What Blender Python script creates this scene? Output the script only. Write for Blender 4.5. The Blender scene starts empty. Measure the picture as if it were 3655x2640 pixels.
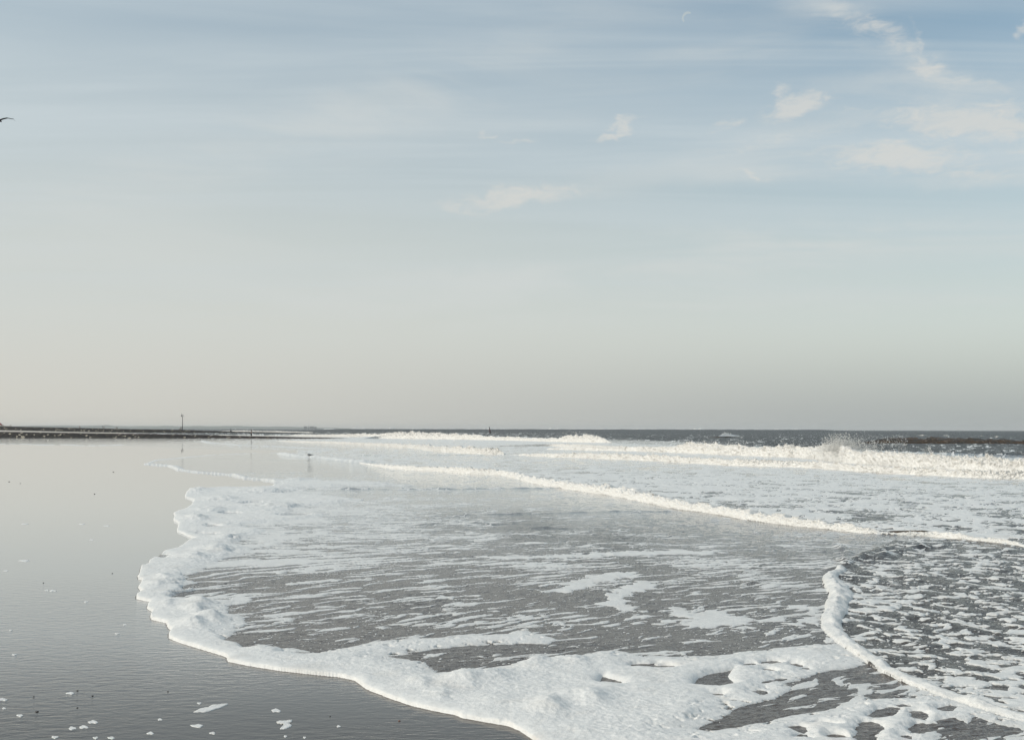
import bpy, math, random
import numpy as np
from mathutils import Vector
R = math.radians
C = bpy.context.scene.collection
rng = np.random.default_rng(7)
random.seed(7)

# ------------------------------------------------------------------ camera, sky, sun, exposure
W_, H_ = 3655.0, 2640.0          # photograph, the px units used by at()
F_ = 3950.0                      # focal length in those px
CAMZ = 2.6
HOR = 1530.5
ROLL = math.tan(R(0.1))
cam_d = bpy.data.cameras.new('camera'); cam = bpy.data.objects.new('camera', cam_d); C.objects.link(cam)
cam.location = (0, 0, CAMZ); cam.rotation_euler = (R(90), R(-0.1), 0)
cam_d.sensor_width = 36.0; cam_d.lens = 36.0*F_/W_; cam_d.shift_y = (HOR-H_/2)/W_
cam_d.clip_start = 0.1; cam_d.clip_end = 60000
bpy.context.scene.camera = cam
sc = bpy.context.scene
sc.view_settings.view_transform = 'Standard'; sc.view_settings.look = 'None'
sc.view_settings.exposure = 0.0; sc.view_settings.gamma = 1.0
sc.render.engine = 'CYCLES'

SUN_EL, SUN_AZ = 34.0, -104.0     # degrees, azimuth clockwise from the view direction (+Y)
sun_d = bpy.data.lights.new('sun', 'SUN'); sun = bpy.data.objects.new('sun', sun_d); C.objects.link(sun)
sun_d.energy = 2.75; sun_d.angle = R(1.0); sun_d.color = (1.0, 0.93, 0.84)
sdir = Vector((math.cos(R(SUN_EL))*math.sin(R(SUN_AZ)), math.cos(R(SUN_EL))*math.cos(R(SUN_AZ)), math.sin(R(SUN_EL))))
sun.rotation_euler = sdir.to_track_quat('Z', 'Y').to_euler(); sun.location = (-30, -20, 40)

def hor(px): return HOR-(px-1827.5)*ROLL
def azel(px, py):
    u = (px-1827.5)/F_; w = (hor(px)-py)/F_
    return math.atan(u), math.atan(w/math.sqrt(1+u*u))

class NT:                         # tiny node-tree helper
    def __init__(s, nt): s.t = nt; nt.nodes.clear()
    def n(s, typ, **kw):
        nd = s.t.nodes.new(typ)
        for k, v in kw.items(): setattr(nd, k, v)
        return nd
    def put(s, sock, v):
        if v is None: return
        if hasattr(v, 'is_output'): s.t.links.new(v, sock)
        else: sock.default_value = v
    def m(s, op, a, b=None, c=None, clamp=False):
        nd = s.n('ShaderNodeMath', operation=op, use_clamp=clamp)
        for i, v in enumerate((a, b, c)): s.put(nd.inputs[i], v) if v is not None else None
        return nd.outputs[0]
    def mr(s, v, a, b, c=0.0, d=1.0, smooth=True):
        nd = s.n('ShaderNodeMapRange', interpolation_type='SMOOTHSTEP' if smooth else 'LINEAR')
        for i, x in enumerate((v, a, b, c, d)): s.put(nd.inputs[i], x)
        return nd.outputs[0]
    def mix(s, f, a, b, blend='MIX'):
        nd = s.n('ShaderNodeMix', data_type='RGBA', blend_type=blend)
        s.put(nd.inputs[0], f); s.put(nd.inputs[6], a); s.put(nd.inputs[7], b)
        return nd.outputs[2]
    def noise(s, vec, scale, detail=3.0, rough=0.5, dist=0.0, lac=2.0):
        nd = s.n('ShaderNodeTexNoise'); s.put(nd.inputs['Vector'], vec)
        nd.inputs['Scale'].default_value = scale; nd.inputs['Detail'].default_value = detail
        nd.inputs['Roughness'].default_value = rough; nd.inputs['Distortion'].default_value = dist
        nd.inputs['Lacunarity'].default_value = lac
        return nd.outputs['Fac']
    def mapping(s, vec, rot=(0, 0, 0), scale=(1, 1, 1), loc=(0, 0, 0)):
        nd = s.n('ShaderNodeMapping'); s.put(nd.inputs[0], vec)
        nd.inputs[1].default_value = loc; nd.inputs[2].default_value = rot; nd.inputs[3].default_value = scale
        return nd.outputs[0]
    def xyz(s, x, y, z=0.0):
        nd = s.n('ShaderNodeCombineXYZ')
        for i, v in enumerate((x, y, z)): s.put(nd.inputs[i], v)
        return nd.outputs[0]

world = bpy.data.worlds.new('World'); sc.world = world; world.use_nodes = True
def build_sky():
    t = NT(world.node_tree)
    geo = t.n('ShaderNodeNewGeometry'); tc = t.n('ShaderNodeTexCoord')
    sep = t.n('ShaderNodeSeparateXYZ'); t.put(sep.inputs[0], tc.outputs['Generated'])
    x, y, z = sep.outputs
    az = t.m('ARCTAN2', x, y)
    el = t.m('ARCSINE', z)
    sky = t.n('ShaderNodeTexSky', sky_type='NISHITA'); sky.sun_disc = False
    sky.sun_elevation = R(SUN_EL); sky.sun_rotation = R(SUN_AZ)
    sky.air_density = 1.0; sky.dust_density = 1.5; sky.ozone_density = 1.0
    # the physical sky, softened by thin high cloud
    bw = t.n('ShaderNodeRGBToBW'); t.put(bw.inputs[0], sky.outputs[0])
    base = t.mix(0.12, sky.outputs[0], bw.outputs[0])
    base = t.mix(1.0, base, (0.121, 0.142, 0.133, 1), 'MULTIPLY')
    # veil of haze: thick near the horizon, thicker to the left (towards the sun)
    left = t.mr(az, 0.5, -0.45)
    elp = t.m('SUBTRACT', el, t.m('MULTIPLY', left, 0.10))
    veil = t.mr(elp, 0.42, -0.06)
    hz = t.mix(t.mr(az, -0.5, 0.5), (0.645, 0.63, 0.575, 1), (0.41, 0.44, 0.44, 1))
    hz = t.mix(t.mr(el, 0.0, 0.10), hz, (0.645, 0.655, 0.615, 1))
    col = t.mix(t.m('MULTIPLY', veil, 0.97), base, hz)
    # cirrus sheets on a high plane
    zz = t.m('MAXIMUM', t.m('ADD', z, 0.06), 0.03)
    pl = t.xyz(t.m('DIVIDE', x, zz), t.m('DIVIDE', y, zz), 0.0)
    v1 = t.mapping(pl, rot=(0, 0, R(38)), scale=(0.09, 0.42, 1))
    c1 = t.noise(v1, 1.1, 6, 0.55, 0.5)
    v2 = t.mapping(pl, rot=(0, 0, R(30)), scale=(0.22, 1.5, 1), loc=(3, 1, 0))
    c2 = t.noise(v2, 1.3, 7, 0.6, 0.8)
    ci = t.m('ADD', t.m('MULTIPLY', t.mr(c1, 0.36, 0.62), 0.60), t.m('MULTIPLY', t.mr(c2, 0.40, 0.70), 0.40))
    ci = t.m('MULTIPLY', ci, t.mr(el, 0.05, 0.24))
    col = t.mix(t.m('MINIMUM', ci, 0.85), col, (0.585, 0.655, 0.685, 1))
    # small ragged clouds
    wa = t.n('ShaderNodeTexNoise'); t.put(wa.inputs['Vector'], t.xyz(az, t.m('MULTIPLY', el, 2.0), 0.0))
    wa.inputs['Scale'].default_value = 26; wa.inputs['Detail'].default_value = 6; wa.inputs['Roughness'].default_value = 0.6
    ws = t.n('ShaderNodeSeparateColor'); t.put(ws.inputs[0], wa.outputs['Color'])
    azw = t.m('ADD', az, t.m('MULTIPLY', t.m('SUBTRACT', ws.outputs[0], 0.5), 0.042))
    elw = t.m('ADD', el, t.m('MULTIPLY', t.m('SUBTRACT', ws.outputs[1], 0.5), 0.030))
    fine = t.noise(t.mapping(t.xyz(az, el, 0.0), rot=(0, 0, R(20)), scale=(1, 2.6, 1)), 42, 8, 0.66, 1.2)
    wisps = [(3470, 440, 260, 58, 10, 1.15), (3560, 390, 120, 40, 0, .7), (3200, 555, 220, 42, 6, 1.1), (3330, 600, 300, 18, 8, .5),
             (2850, 378, 110, 36, -14, 1.1), (2788, 335, 34, 30, 40, .6), (2590, 438, 85, 20, -8, .5), (3010, 395, 140, 14, -6, .35),
             (2205, 465, 70, 17, -30, .95), (1830, 705, 230, 36, -4, 1.0), (1980, 678, 90, 20, -6, .7), (1640, 745, 120, 26, 10, .5),
             (3130, 110, 220, 42, 32, .55), (3320, 235, 80, 26, 12, .85), (3290, 150, 90, 14, 70, .45), (2690, 612, 60, 9, 8, .7),
             (1860, 508, 80, 13, 4, .5), (1745, 485, 30, 9, 0, .5), (3450, 290, 260, 22, 12, .4), (3645, 105, 22, 24, 20, .8), (2800, 500, 420, 22, -6, .3)]
    veils = [(3300, 860, 900, 62, 2, .75), (2400, 960, 1000, 60, -2, .55), (2300, 650, 800, 60, -7, .35), (900, 560, 1100, 90, -16, .40), (1500, 300, 1000, 80, -18, .45),
             (2900, 1070, 900, 45, 1, .45), (1500, 1090, 1000, 80, -3, .55), (2600, 180, 900, 70, -14, .40), (3100, 120, 380, 50, 32, .75), (3420, 500, 520, 90, 6, .5), (3150, 620, 500, 30, 4, .6), (3300, 300, 420, 40, 8, .45), (2900, 470, 500, 40, -8, .3), (300, 900, 900, 160, -4, .4)]
    tots = []
    for wi, (px, py, rx, ry, ang, s) in enumerate(wisps+veils):
        a0, e0 = azel(px, py); ca, sa = math.cos(R(ang)), math.sin(R(ang))
        dx = t.m('SUBTRACT', azw, a0); dy = t.m('SUBTRACT', e0, elw)
        p = t.m('DIVIDE', t.m('ADD', t.m('MULTIPLY', dx, ca), t.m('MULTIPLY', dy, sa)), rx/F_)
        q = t.m('DIVIDE', t.m('SUBTRACT', t.m('MULTIPLY', dy, ca), t.m('MULTIPLY', dx, sa)), ry/F_)
        d = t.m('ADD', t.m('MULTIPLY', p, p), t.m('MULTIPLY', q, q))
        g = t.m('MULTIPLY', t.m('EXPONENT', t.m('MULTIPLY', d, -1.0)), s)
        tots.append(g)
    tot = tots[0]
    for g in tots[1:len(wisps)]: tot = t.m('MAXIMUM', tot, g)
    ve = tots[len(wisps)]
    for g in tots[len(wisps)+1:]: ve = t.m('ADD', ve, g)
    vf = t.noise(t.mapping(t.xyz(az, el, 0.0), rot=(0, 0, R(12)), scale=(.35, 2.6, 1)), 9, 7, 0.58, 0.9)
    ve = t.m('MULTIPLY', t.m('MULTIPLY', ve, t.mr(vf, .32, .66)), t.mr(y, 0.0, 0.3), clamp=True)
    col = t.mix(t.m('MULTIPLY', ve, .8), col, (.655, .68, .665, 1))
    front = t.mr(y, 0.0, 0.3)
    wm = t.m('MULTIPLY', t.mr(t.m('ADD', tot, t.m('MULTIPLY', t.m('SUBTRACT', fine, 0.5), 2.1)), 0.0, 1.15), t.mr(tot, 0.0, 0.45))
    wm = t.m('MULTIPLY', t.m('MULTIPLY', wm, 0.66), front)
    col = t.mix(wm, col, (0.70, 0.69, 0.65, 1))
    bg = t.n('ShaderNodeBackground'); t.put(bg.inputs[0], col); bg.inputs[1].default_value = 1.0
    out = t.n('ShaderNodeOutputWorld'); t.t.links.new(bg.outputs[0], out.inputs[0])
build_sky()

# ------------------------------------------------------------------ helpers
def at(px, py, z=0.0):            # photograph pixel -> point at height z
    Y = (CAMZ-z)*F_/(py-hor(px)); return Vector(((px-1827.5)/F_*Y, Y, z))
def atY(px, py, Y): return Vector(((px-1827.5)/F_*Y, Y, CAMZ-(py-hor(px))*Y/F_))
def zat(py, px, Y): return CAMZ-(py-hor(px))*Y/F_
def tag(o, label=None, cat=None, group=None, kind=None):
    if label: o['label'] = label
    if cat: o['category'] = cat
    if group: o['group'] = group
    if kind: o['kind'] = kind
    return o
def empty(name, loc, label, cat, group=None, rz=0):
    o = bpy.data.objects.new(name, None); C.objects.link(o); o.location = loc; o.rotation_euler = (0, 0, rz)
    return tag(o, label, cat, group)
def mesh_obj(name, verts, faces, mat, parent=None, smooth=True, loc=None):
    me = bpy.data.meshes.new(name)
    verts = np.asarray(verts, dtype=np.float32); 
    if isinstance(faces, np.ndarray):
        nf, k = faces.shape
        me.vertices.add(len(verts)); me.vertices.foreach_set('co', verts.ravel())
        me.loops.add(nf*k); me.loops.foreach_set('vertex_index', faces.astype(np.int32).ravel())
        me.polygons.add(nf)
        me.polygons.foreach_set('loop_start', np.arange(0, nf*k, k, dtype=np.int32))
        me.update(calc_edges=True)
    else:
        me.from_pydata([tuple(map(float, v)) for v in verts], [], faces); me.update()
    me.polygons.foreach_set('use_smooth', np.full(len(me.polygons), smooth))
    me.materials.append(mat)
    o = bpy.data.objects.new(name, me); C.objects.link(o)
    if parent: o.parent = parent
    if loc is not None: o.location = loc
    return o
def attr(o, name, arr):
    a = o.data.attributes.new(name, 'FLOAT', 'POINT'); a.data.foreach_set('value', np.asarray(arr, dtype=np.float32))

PERM = rng.permutation(256).astype(np.int32); PERM = np.concatenate([PERM, PERM, PERM])
GA = rng.uniform(0, 2*np.pi, 256); GX = np.cos(GA).astype(np.float32); GY = np.sin(GA).astype(np.float32)
G3 = rng.normal(size=(256, 3)); G3 = (G3/np.linalg.norm(G3, axis=1)[:, None]).astype(np.float32)
def n2(x, y):
    xi = np.floor(x); yi = np.floor(y); fx = (x-xi).astype(np.float32); fy = (y-yi).astype(np.float32)
    xi = xi.astype(np.int64) & 255; yi = yi.astype(np.int64) & 255
    u = fx*fx*fx*(fx*(fx*6-15)+10); v = fy*fy*fy*(fy*(fy*6-15)+10)
    def g(ix, iy, dx, dy):
        h = PERM[PERM[ix]+iy]; return GX[h]*dx+GY[h]*dy
    a = g(xi, yi, fx, fy); b = g(xi+1, yi, fx-1, fy); c = g(xi, yi+1, fx, fy-1); d = g(xi+1, yi+1, fx-1, fy-1)
    return (a+(b-a)*u+((c+(d-c)*u)-(a+(b-a)*u))*v)*1.5
def n3(x, y, z):
    xi, yi, zi = np.floor(x), np.floor(y), np.floor(z); f = [(x-xi), (y-yi), (z-zi)]
    xi, yi, zi = [q.astype(np.int64) & 255 for q in (xi, yi, zi)]
    u, v, w = [q*q*q*(q*(q*6-15)+10) for q in f]; fx, fy, fz = f
    def g(i, j, k):
        h = PERM[PERM[PERM[xi+i]+yi+j]+zi+k]; return G3[h, 0]*(fx-i)+G3[h, 1]*(fy-j)+G3[h, 2]*(fz-k)
    L = lambda a, b, t: a+(b-a)*t
    return L(L(L(g(0, 0, 0), g(1, 0, 0), u), L(g(0, 1, 0), g(1, 1, 0), u), v),
             L(L(g(0, 0, 1), g(1, 0, 1), u), L(g(0, 1, 1), g(1, 1, 1), u), v), w)*1.6
def fbm2(x, y, o=3, g=0.5, off=0.0):
    s = 0; a = 1.0; t = 0
    for i in range(o):
        s = s+a*n2(x*2**i+off+17.3*i, y*2**i-off+9.1*i); t += a; a *= g
    return s/t
def fbm3(x, y, z, o=3, g=0.5):
    s = 0; a = 1.0; t = 0
    for i in range(o):
        s = s+a*n3(x*2**i+17.3*i, y*2**i+9.1*i, z*2**i+3.7*i); t += a; a *= g
    return s/t
def sstep(a, b, x):
    t = np.clip((x-a)/(b-a), 0, 1); return t*t*(3-2*t)

def uv_of(pts):                    # photo px on the ground -> (X/Y, ln Y), conformal ground coordinates
    p = np.asarray(pts, dtype=np.float64)
    Y = CAMZ*F_/np.maximum(p[:, 1]-hor(p[:, 0]), 0.5)
    return np.stack([(p[:, 0]-1827.5)/F_, np.log(Y)], 1)
def seg_dist(U, V, poly, closed):
    q = uv_of(poly).astype(np.float32); n = len(q); d2 = np.full(U.shape, 1e9, np.float32); ins = np.zeros(U.shape, bool)
    for i in range(n if closed else n-1):
        a = q[i]; b = q[(i+1) % n]; e = b-a
        wx = U-a[0]; wy = V-a[1]; t = np.clip((wx*e[0]+wy*e[1])/(e[0]*e[0]+e[1]*e[1]+1e-12), 0, 1)
        dx = wx-e[0]*t; dy = wy-e[1]*t; d2 = np.minimum(d2, dx*dx+dy*dy)
        if closed:
            c = ((a[1] > V) != (b[1] > V)); 
            if abs(e[1]) > 1e-12: ins ^= c & (U < a[0]+(V-a[1])*e[0]/e[1])
    d = np.sqrt(d2)
    return np.where(ins, d, -d) if closed else d

# ------------------------------------------------------------------ traced outlines on the ground
SHORE = [(-900,1590),(0,1593),(150,1593),(300,1597),(500,1596),(640,1604),(800,1607),(1000,1609),(1062,1612),(1064,1616),(1000,1618),(920,1619),
 (770,1625),(680,1633),(600,1641),(555,1645),(514,1661),(570,1665),(605,1668),(630,1680),(700,1690),(760,1694),(830,1700),(870,1711),(930,1715),
 (965,1720),(985,1726),(972,1734),(973,1739),(923,1742),(853,1744),(810,1742),(761,1745),(729,1748),(697,1748),(673,1755),(660,1769),(659,1780),(690,1790),
 (685,1803),(666,1820),(618,1836),(622,1846),(618,1862),(636,1873),(632,1890),(629,1902),(655,1912),(665,1918),(694,1927),(669,1935),(648,1953),
 (630,1963),(585,1973),(563,1991),(532,2006),(526,2020),(500,2031),(497,2049),(489,2062),(491,2072),(505,2075),(501,2085),(491,2102),(499,2114),
 (507,2117),(484,2131),(483,2142),(505,2147),(535,2153),(524,2165),(522,2177),(541,2189),(534,2203),(536,2216),(590,2228),(596,2245),(608,2255),
 (598,2268),(599,2283),(653,2303),(716,2322),(770,2338),(804,2349),(809,2365),(884,2380),(990,2397),(1116,2411),(1210,2420),(1262,2431),(1306,2463),
 (1385,2494),(1465,2521),(1544,2539),(1623,2554),(1645,2564),(1729,2579),(1808,2592),(1848,2608),(1890,2636),(1950,2680),(2080,2760),(2300,2900)]
WATER = SHORE+[(6500,2900),(6500,1531.2),(-3500,1535)]
FRONT2 = [(2981,2035),(2935,2062),(2942,2093),(2956,2110),(2959,2137),(2945,2160),(2948,2187),(2932,2210),(2934,2240),(2957,2266),(2987,2295),
 (3029,2325),(3077,2355),(3112,2377),(3148,2402),(3226,2436),(3310,2469),(3375,2493),(3495,2532),(3596,2562),(3660,2580),(3800,2630),(4000,2720)]
CHURN = [(3200,1925),(3120,1960),(3040,2000)]+FRONT2+[(4300,2900),(6500,2900),(6500,1925)]
ROLLER = [(1253,1648),(1345,1666),(1420,1677),(1509,1681),(1597,1686),(1676,1692),(1750,1694),(1808,1697),(1839,1711),(1905,1727),(1972,1739),(2060,1753),
 (2126,1761),(2205,1774),(2311,1795),(2400,1816),(2538,1833),(2677,1858),(2843,1877),(2953,1888),(3064,1900),(3147,1905),(3202,1908),(3285,1910),
 (3352,1913),(3424,1926),(3507,1934),(3617,1945),(3660,1953),(3900,1990),(4300,2060)]
BEYOND = [(1010,1622),(1060,1632),(1120,1635),(1180,1640)]+ROLLER+[(6500,2300),(6500,1531.2),(2000,1531.5),(1900,1540),(1300,1560),(900,1576),(985,1576),(1200,1584),(1456,1600),(1110,1612)]

FOAM_POLYS = [   # solid foam: (outline, noise roughness m)
 [(590,2150),(760,2146),(850,2150),(815,2178),(808,2194),(835,2200),(872,2213),(880,2235),(842,2258),(830,2275),(790,2294),(782,2310),(830,2322),(900,2330),
  (1040,2320),(1130,2336),(1200,2326),(1332,2296),(1570,2279),(1808,2268),(1880,2246),(1900,2262),(1994,2285),(1960,2303),(1830,2303),(1676,2309),(1560,2322),
  (1450,2330),(1470,2340),(1385,2350),(1520,2372),(1570,2408),(1703,2404),(1782,2383),(1872,2362),(1960,2358),(2036,2352),(2100,2336),(2200,2326),(2300,2348),
  (2563,2344),(2658,2329),(2814,2313),(2945,2296),(2957,2258),(3000,2290),(3120,2372),(3040,2384),(2987,2390),(2915,2408),(2862,2432),(2802,2441),(2830,2460),
  (2778,2492),(2718,2510),(2635,2528),(2587,2558),(2527,2591),(2485,2606),(2539,2612),(2682,2590),(2838,2557),(2963,2536),(3017,2512),(3077,2484),(3088,2493),
  (3136,2499),(3256,2491),(3310,2468),(3500,2530),(3660,2578),(3700,2590),(3600,2600),(3540,2580),(3480,2560),(3430,2590),(3370,2620),(3330,2660),(3200,2700),
  (3050,2760),(2900,2850),(2100,2900),(1960,2720),(1850,2608),(1640,2562),(1390,2495),(1262,2431),(1116,2411),(809,2365),(804,2349),(599,2283),(608,2255),(541,2189),(524,2165)],
 [(700,1748),(850,1744),(975,1738),(1020,1712),(1100,1716),(1180,1722),(1300,1724),(1420,1730),(1300,1736),(1180,1742),(1050,1745),(1100,1752),(1060,1757),(1000,1765),
  (1150,1770),(1300,1785),(1200,1800),(1080,1812),(1000,1830),(1180,1840),(1120,1855),(950,1870),(860,1882),(980,1900),(900,1920),(840,1945),(900,1965),(860,1985),
  (800,2000),(760,2020),(700,2050),(650,2070),(700,2082),(660,2100),(620,2125),(600,2150),(535,2153),(484,2131),(501,2085),(489,2062),(500,2031),(563,1991),
  (648,1953),(694,1927),(629,1902),(636,1873),(618,1836),(690,1790),(659,1775)],
 [(2940,2240),(2860,2225),(2780,2212),(2860,2206),(2900,2190),(2800,2172),(2740,2160),(2800,2150),(2900,2158),(2960,2172)],
 [(2180,2095),(2260,2075),(2330,2072),(2390,2090),(2330,2112),(2260,2140),(2340,2190),(2250,2200),(2180,2180),(2110,2160),(2130,2140),(2160,2120)],
 [(2330,2180),(2420,2160),(2500,2180),(2570,2165),(2640,2190),(2720,2215),(2700,2250),(2640,2270),(2600,2240),(2530,2265),(2470,2240),(2400,2235),(2450,2210),(2360,2200)],
 [(2780,2225),(2830,2208),(2880,2225),(2900,2245),(2830,2250)],
 [(2020,2085),(2080,2050),(2200,2040),(2330,2050),(2280,2068),(2180,2080),(2120,2105),(2040,2125),(1960,2120),(1880,2125),(1960,2105)],
 [(1490,2138),(1600,2128),(1790,2124),(1640,2142),(1510,2156)],[(1430,2188),(1480,2176),(1500,2182),(1450,2200)],[(1340,2170),(1400,2164),(1385,2176),(1345,2182)],
 [(1420,2268),(1560,2256),(1540,2266),(1430,2274)],
 [(1700,1990),(1900,1985),(2100,1975),(2400,1962),(2700,1970),(2400,1985),(2200,1990),(1950,1998),(1740,2004)],
 [(900,2050),(1100,2030),(1300,2020),(1180,2042),(1000,2058)],[(980,2090),(1150,2072),(1330,2066),(1180,2084),(1040,2098)],
 [(1500,2340),(1560,2326),(1640,2330),(1600,2350),(1520,2362),(1480,2356)],[(1720,2360),(1790,2340),(1860,2345),(1900,2352),(1830,2366),(1760,2372)],
 [(3080,2440),(3110,2432),(3132,2445),(3120,2458),(3090,2456)],[(2805,2498),(2820,2490),(2840,2498),(2835,2512),(2800,2508)],
]
HOLES = [(2491,2423,2623,2456),]
HOLE_POLYS = [[(2491,2423),(2563,2402),(2623,2393),(2599,2414),(2623,2444),(2563,2456),(2479,2450)],
              [(2136,2441),(2152,2420),(2216,2436),(2226,2449),(2152,2449)]]
HOLE_ELL = [(2300,2381,50,8),(2375,2385,58,8),(2680,2378,24,6),(2745,2396,24,6),(2755,2367,36,7),(2850,2378,18,5),(2881,2388,16,6),(2748,2435,18,5),(2790,2426,22,7),
 (2718,2476,32,8),(2733,2455,16,6),(2563,2484,26,6),(2600,2502,22,3),(3150,2548,52,18),(3375,2534,32,11),(3290,2556,28,14),(3235,2522,20,5),(2863,2612,24,14),(3100,2615,52,34),
 (2990,2634,40,10),(2855,2633,30,10),(3410,2585,60,22),(3500,2610,150,22),(3300,2600,60,18),(3240,2636,30,12),(2945,2587,22,4),(640,1806,30,5),(760,1884,26,4),(575,1990,28,7),
 (900,1800,40,4),(1050,1842,60,5),(820,1838,34,4),(740,1912,30,4),(2320,2376,20,4),(2960,2300,22,4),(1075,2338,20,3)]
LUMPS = [(960,2325,70,20,.045),(716,2160,50,12,.04),(703,2190,55,12,.035),(758,2222,60,13,.045),(690,2243,55,13,.045),(600,2170,40,12,.02),(1570,2500,60,20,.03),
 (1650,2450,90,22,.045),(1750,2430,110,26,.06),(1880,2380,120,18,.07),(2050,2372,80,16,.06),(2240,2330,60,12,.05),(2130,2345,80,12,.04),(1960,2545,90,26,.06),(2110,2510,110,24,.055),
 (1790,2530,120,30,.02),(1500,2460,60,20,.03),(2450,2560,120,30,.02),(660,2090,60,10,.04),(590,2075,40,10,.03),(640,2130,50,9,.03),(560,2100,45,9,.03),(700,1758,70,8,.06),
 (800,1790,80,7,.05),(950,1760,120,6,.06),(760,1830,70,7,.05),(700,1860,60,8,.06),(860,1930,80,7,.05),(780,1975,80,8,.05),(700,2000,70,8,.04),(1060,1716,50,6,.03),(1000,1812,120,5,.05),
 (2160,2445,60,20,.03),(1300,2440,40,16,.015)]
# water ridges: polyline, height, half width
RIDGES = [([(980,1749),(1200,1748),(1380,1749),(1560,1747),(1660,1748),(1830,1744),(2050,1743)], .10, .20),
 ([(1280,1628),(1430,1627),(1600,1624),(1780,1626),(1930,1626)], .20, .6),
 ([(780,1640),(900,1644),(1090,1645)], .06, .6), ([(860,1690),(960,1692),(1080,1690)], .04, .5),
 ([(700,1595),(900,1603),(1060,1606)], .08, 1.5),
 ([(1750,1838),(1860,1836),(2000,1832),(2120,1827),(2260,1824)], .05, .22), ([(1620,1843),(1670,1841)], .05, .2),
 ([(1510,1876),(1560,1872)], .05, .15), ([(1670,1874),(1710,1866),(1740,1874)], .06, .14), ([(1760,1876),(1830,1872)], .05, .14), ([(1930,1886),(2010,1888)], .05, .16),
 ([(2270,1826),(2380,1824)], .05, .18),
 ([(2981,2033),(3060,1995),(3150,1965),(3280,1955)], .09, .16), ([(3120,1998),(3180,1975),(3270,1958),(3360,1950)], .08, .14),
 ([(2680,2080),(2750,2088),(2830,2094)], .03, .16), ([(1900,1940),(2010,1955),(2080,1972),(2200,1980)], .025, .2), ([(1650,1990),(1800,1985),(1900,1980)], .02, .15),
 ([(2960,1935),(2990,1945),(3020,1960)], .06, .15), ([(3000,1950),(3030,1975),(3010,2000)], .06, .12)]
FRONTS = [  # thin foam fronts lying on the flat: polyline, half width m, height m
 ([(514,1661),(570,1665),(605,1669),(630,1681),(700,1691),(760,1695),(830,1701),(870,1712),(930,1716),(985,1722)], .55, .09),
 ([(514,1660),(555,1646),(600,1642),(680,1634),(770,1626),(920,1620),(1000,1619)], .35, .02),
 ([(1010,1622),(1030,1627),(1060,1632),(1120,1635),(1180,1640),(1250,1648)], .6, .16),
 ([(1065,1611),(1110,1613),(1165,1609)], .5, .08),
 ([(722,1577),(740,1583),(850,1592),(1000,1597),(1100,1602),(1200,1606),(1300,1607)], .6, .10),
 ([(-200,1589),(0,1590),(80,1591),(160,1593),(240,1592),(300,1596),(440,1592)], .7, .06),
 ([(1255,1650),(1300,1652)], .9, .22), ([(1020,1722),(1100,1718),(1180,1722),(1400,1728)], .35, .06),
 ([(1000,1740),(1250,1737),(1460,1735)], .3, .05), ([(1050,1790),(1250,1792),(1350,1800)], .25, .03)]

# control points px,py : density of flecks, chop, film of residue foam
CP_A = np.array([(-200,1580,0,.3,0),(300,1580,.02,.3,0),(900,1588,.3,.5,.2),(700,1612,0,.2,0),(700,1660,.01,.12,.08),(900,1650,.0,.15,.1),(1200,1690,.05,.2,.12),(1500,1705,.15,.25,.5),
 (1200,1728,.55,.2,.4),(1800,1720,.15,.3,.2),(1300,1757,.1,.2,.2),(1800,1760,.12,.45,.6),(1500,1775,.2,.45,.6),(900,1800,.8,.3,.5),(1150,1830,.75,.3,.6),(1400,1810,.45,.4,.6),
 (1300,1860,.6,.3,.7),(1000,1900,.85,.3,.6),(1350,1905,.6,.3,.7),(1000,1960,.8,.3,.6),(1400,1960,.55,.3,.6),(800,2010,.7,.3,.5),(1200,2010,.6,.25,.5),(1600,1860,.25,.7,.5),
 (1600,1950,.35,.5,.4),(1900,1880,.10,.8,.4),(2400,1880,.08,.6,.25),(2100,1820,.1,.5,.3),(2700,1900,.08,.5,.25),(2700,1960,.2,.5,.3),(2200,1940,.12,.8,.35),(900,2080,.40,.15,.15),
 (1200,2080,.38,.12,.1),(1500,2060,.33,.15,.15),(1800,2040,.32,.3,.2),(2200,2000,.38,.6,.25),(2700,2010,.35,.6,.2),(1000,2150,.28,.1,.0),(1400,2130,.25,.1,.0),(1200,2230,.27,.1,.0),
 (900,2280,.20,.1,.0),(1700,2150,.26,.12,.0),(1600,2230,.30,.12,.0),(2000,2080,.42,.3,.1),(2500,2060,.48,.4,.15),(2800,2080,.28,.4,.1),(2400,2150,.33,.2,.0),(2650,2160,.30,.2,.0),
 (2850,2180,.12,.12,.0),(2500,2270,.36,.12,.0),(2100,2250,.33,.12,.0),(2800,2275,.36,.12,.0),(2300,2310,.42,.1,.0),(1650,2380,.36,.08,.0),(1500,2400,.3,.08,.0),(3000,2440,.05,.1,.0),
 (2700,2560,.03,.1,.0),(3300,2600,.2,.1,.0),(2000,2330,.4,.1,0)])
CP_B = np.array([(3100,1985,.20,1,.1),(3400,1990,.35,1,.2),(3600,1980,.3,1,.2),(3150,2080,.50,1,.25),(3500,2080,.45,1,.15),(3150,2150,.62,.9,.3),(3350,2180,.45,1,.1),(3600,2180,.42,1,.1),
 (3060,2250,.35,.9,.0),(3250,2300,.44,.9,.0),(3550,2300,.50,.9,.0),(3250,2390,.42,.8,.0),(3500,2400,.55,.8,.1),(3600,2480,.60,.7,.1),(3450,2470,.45,.7,0),(3640,2540,.65,.6,.1)])
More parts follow.
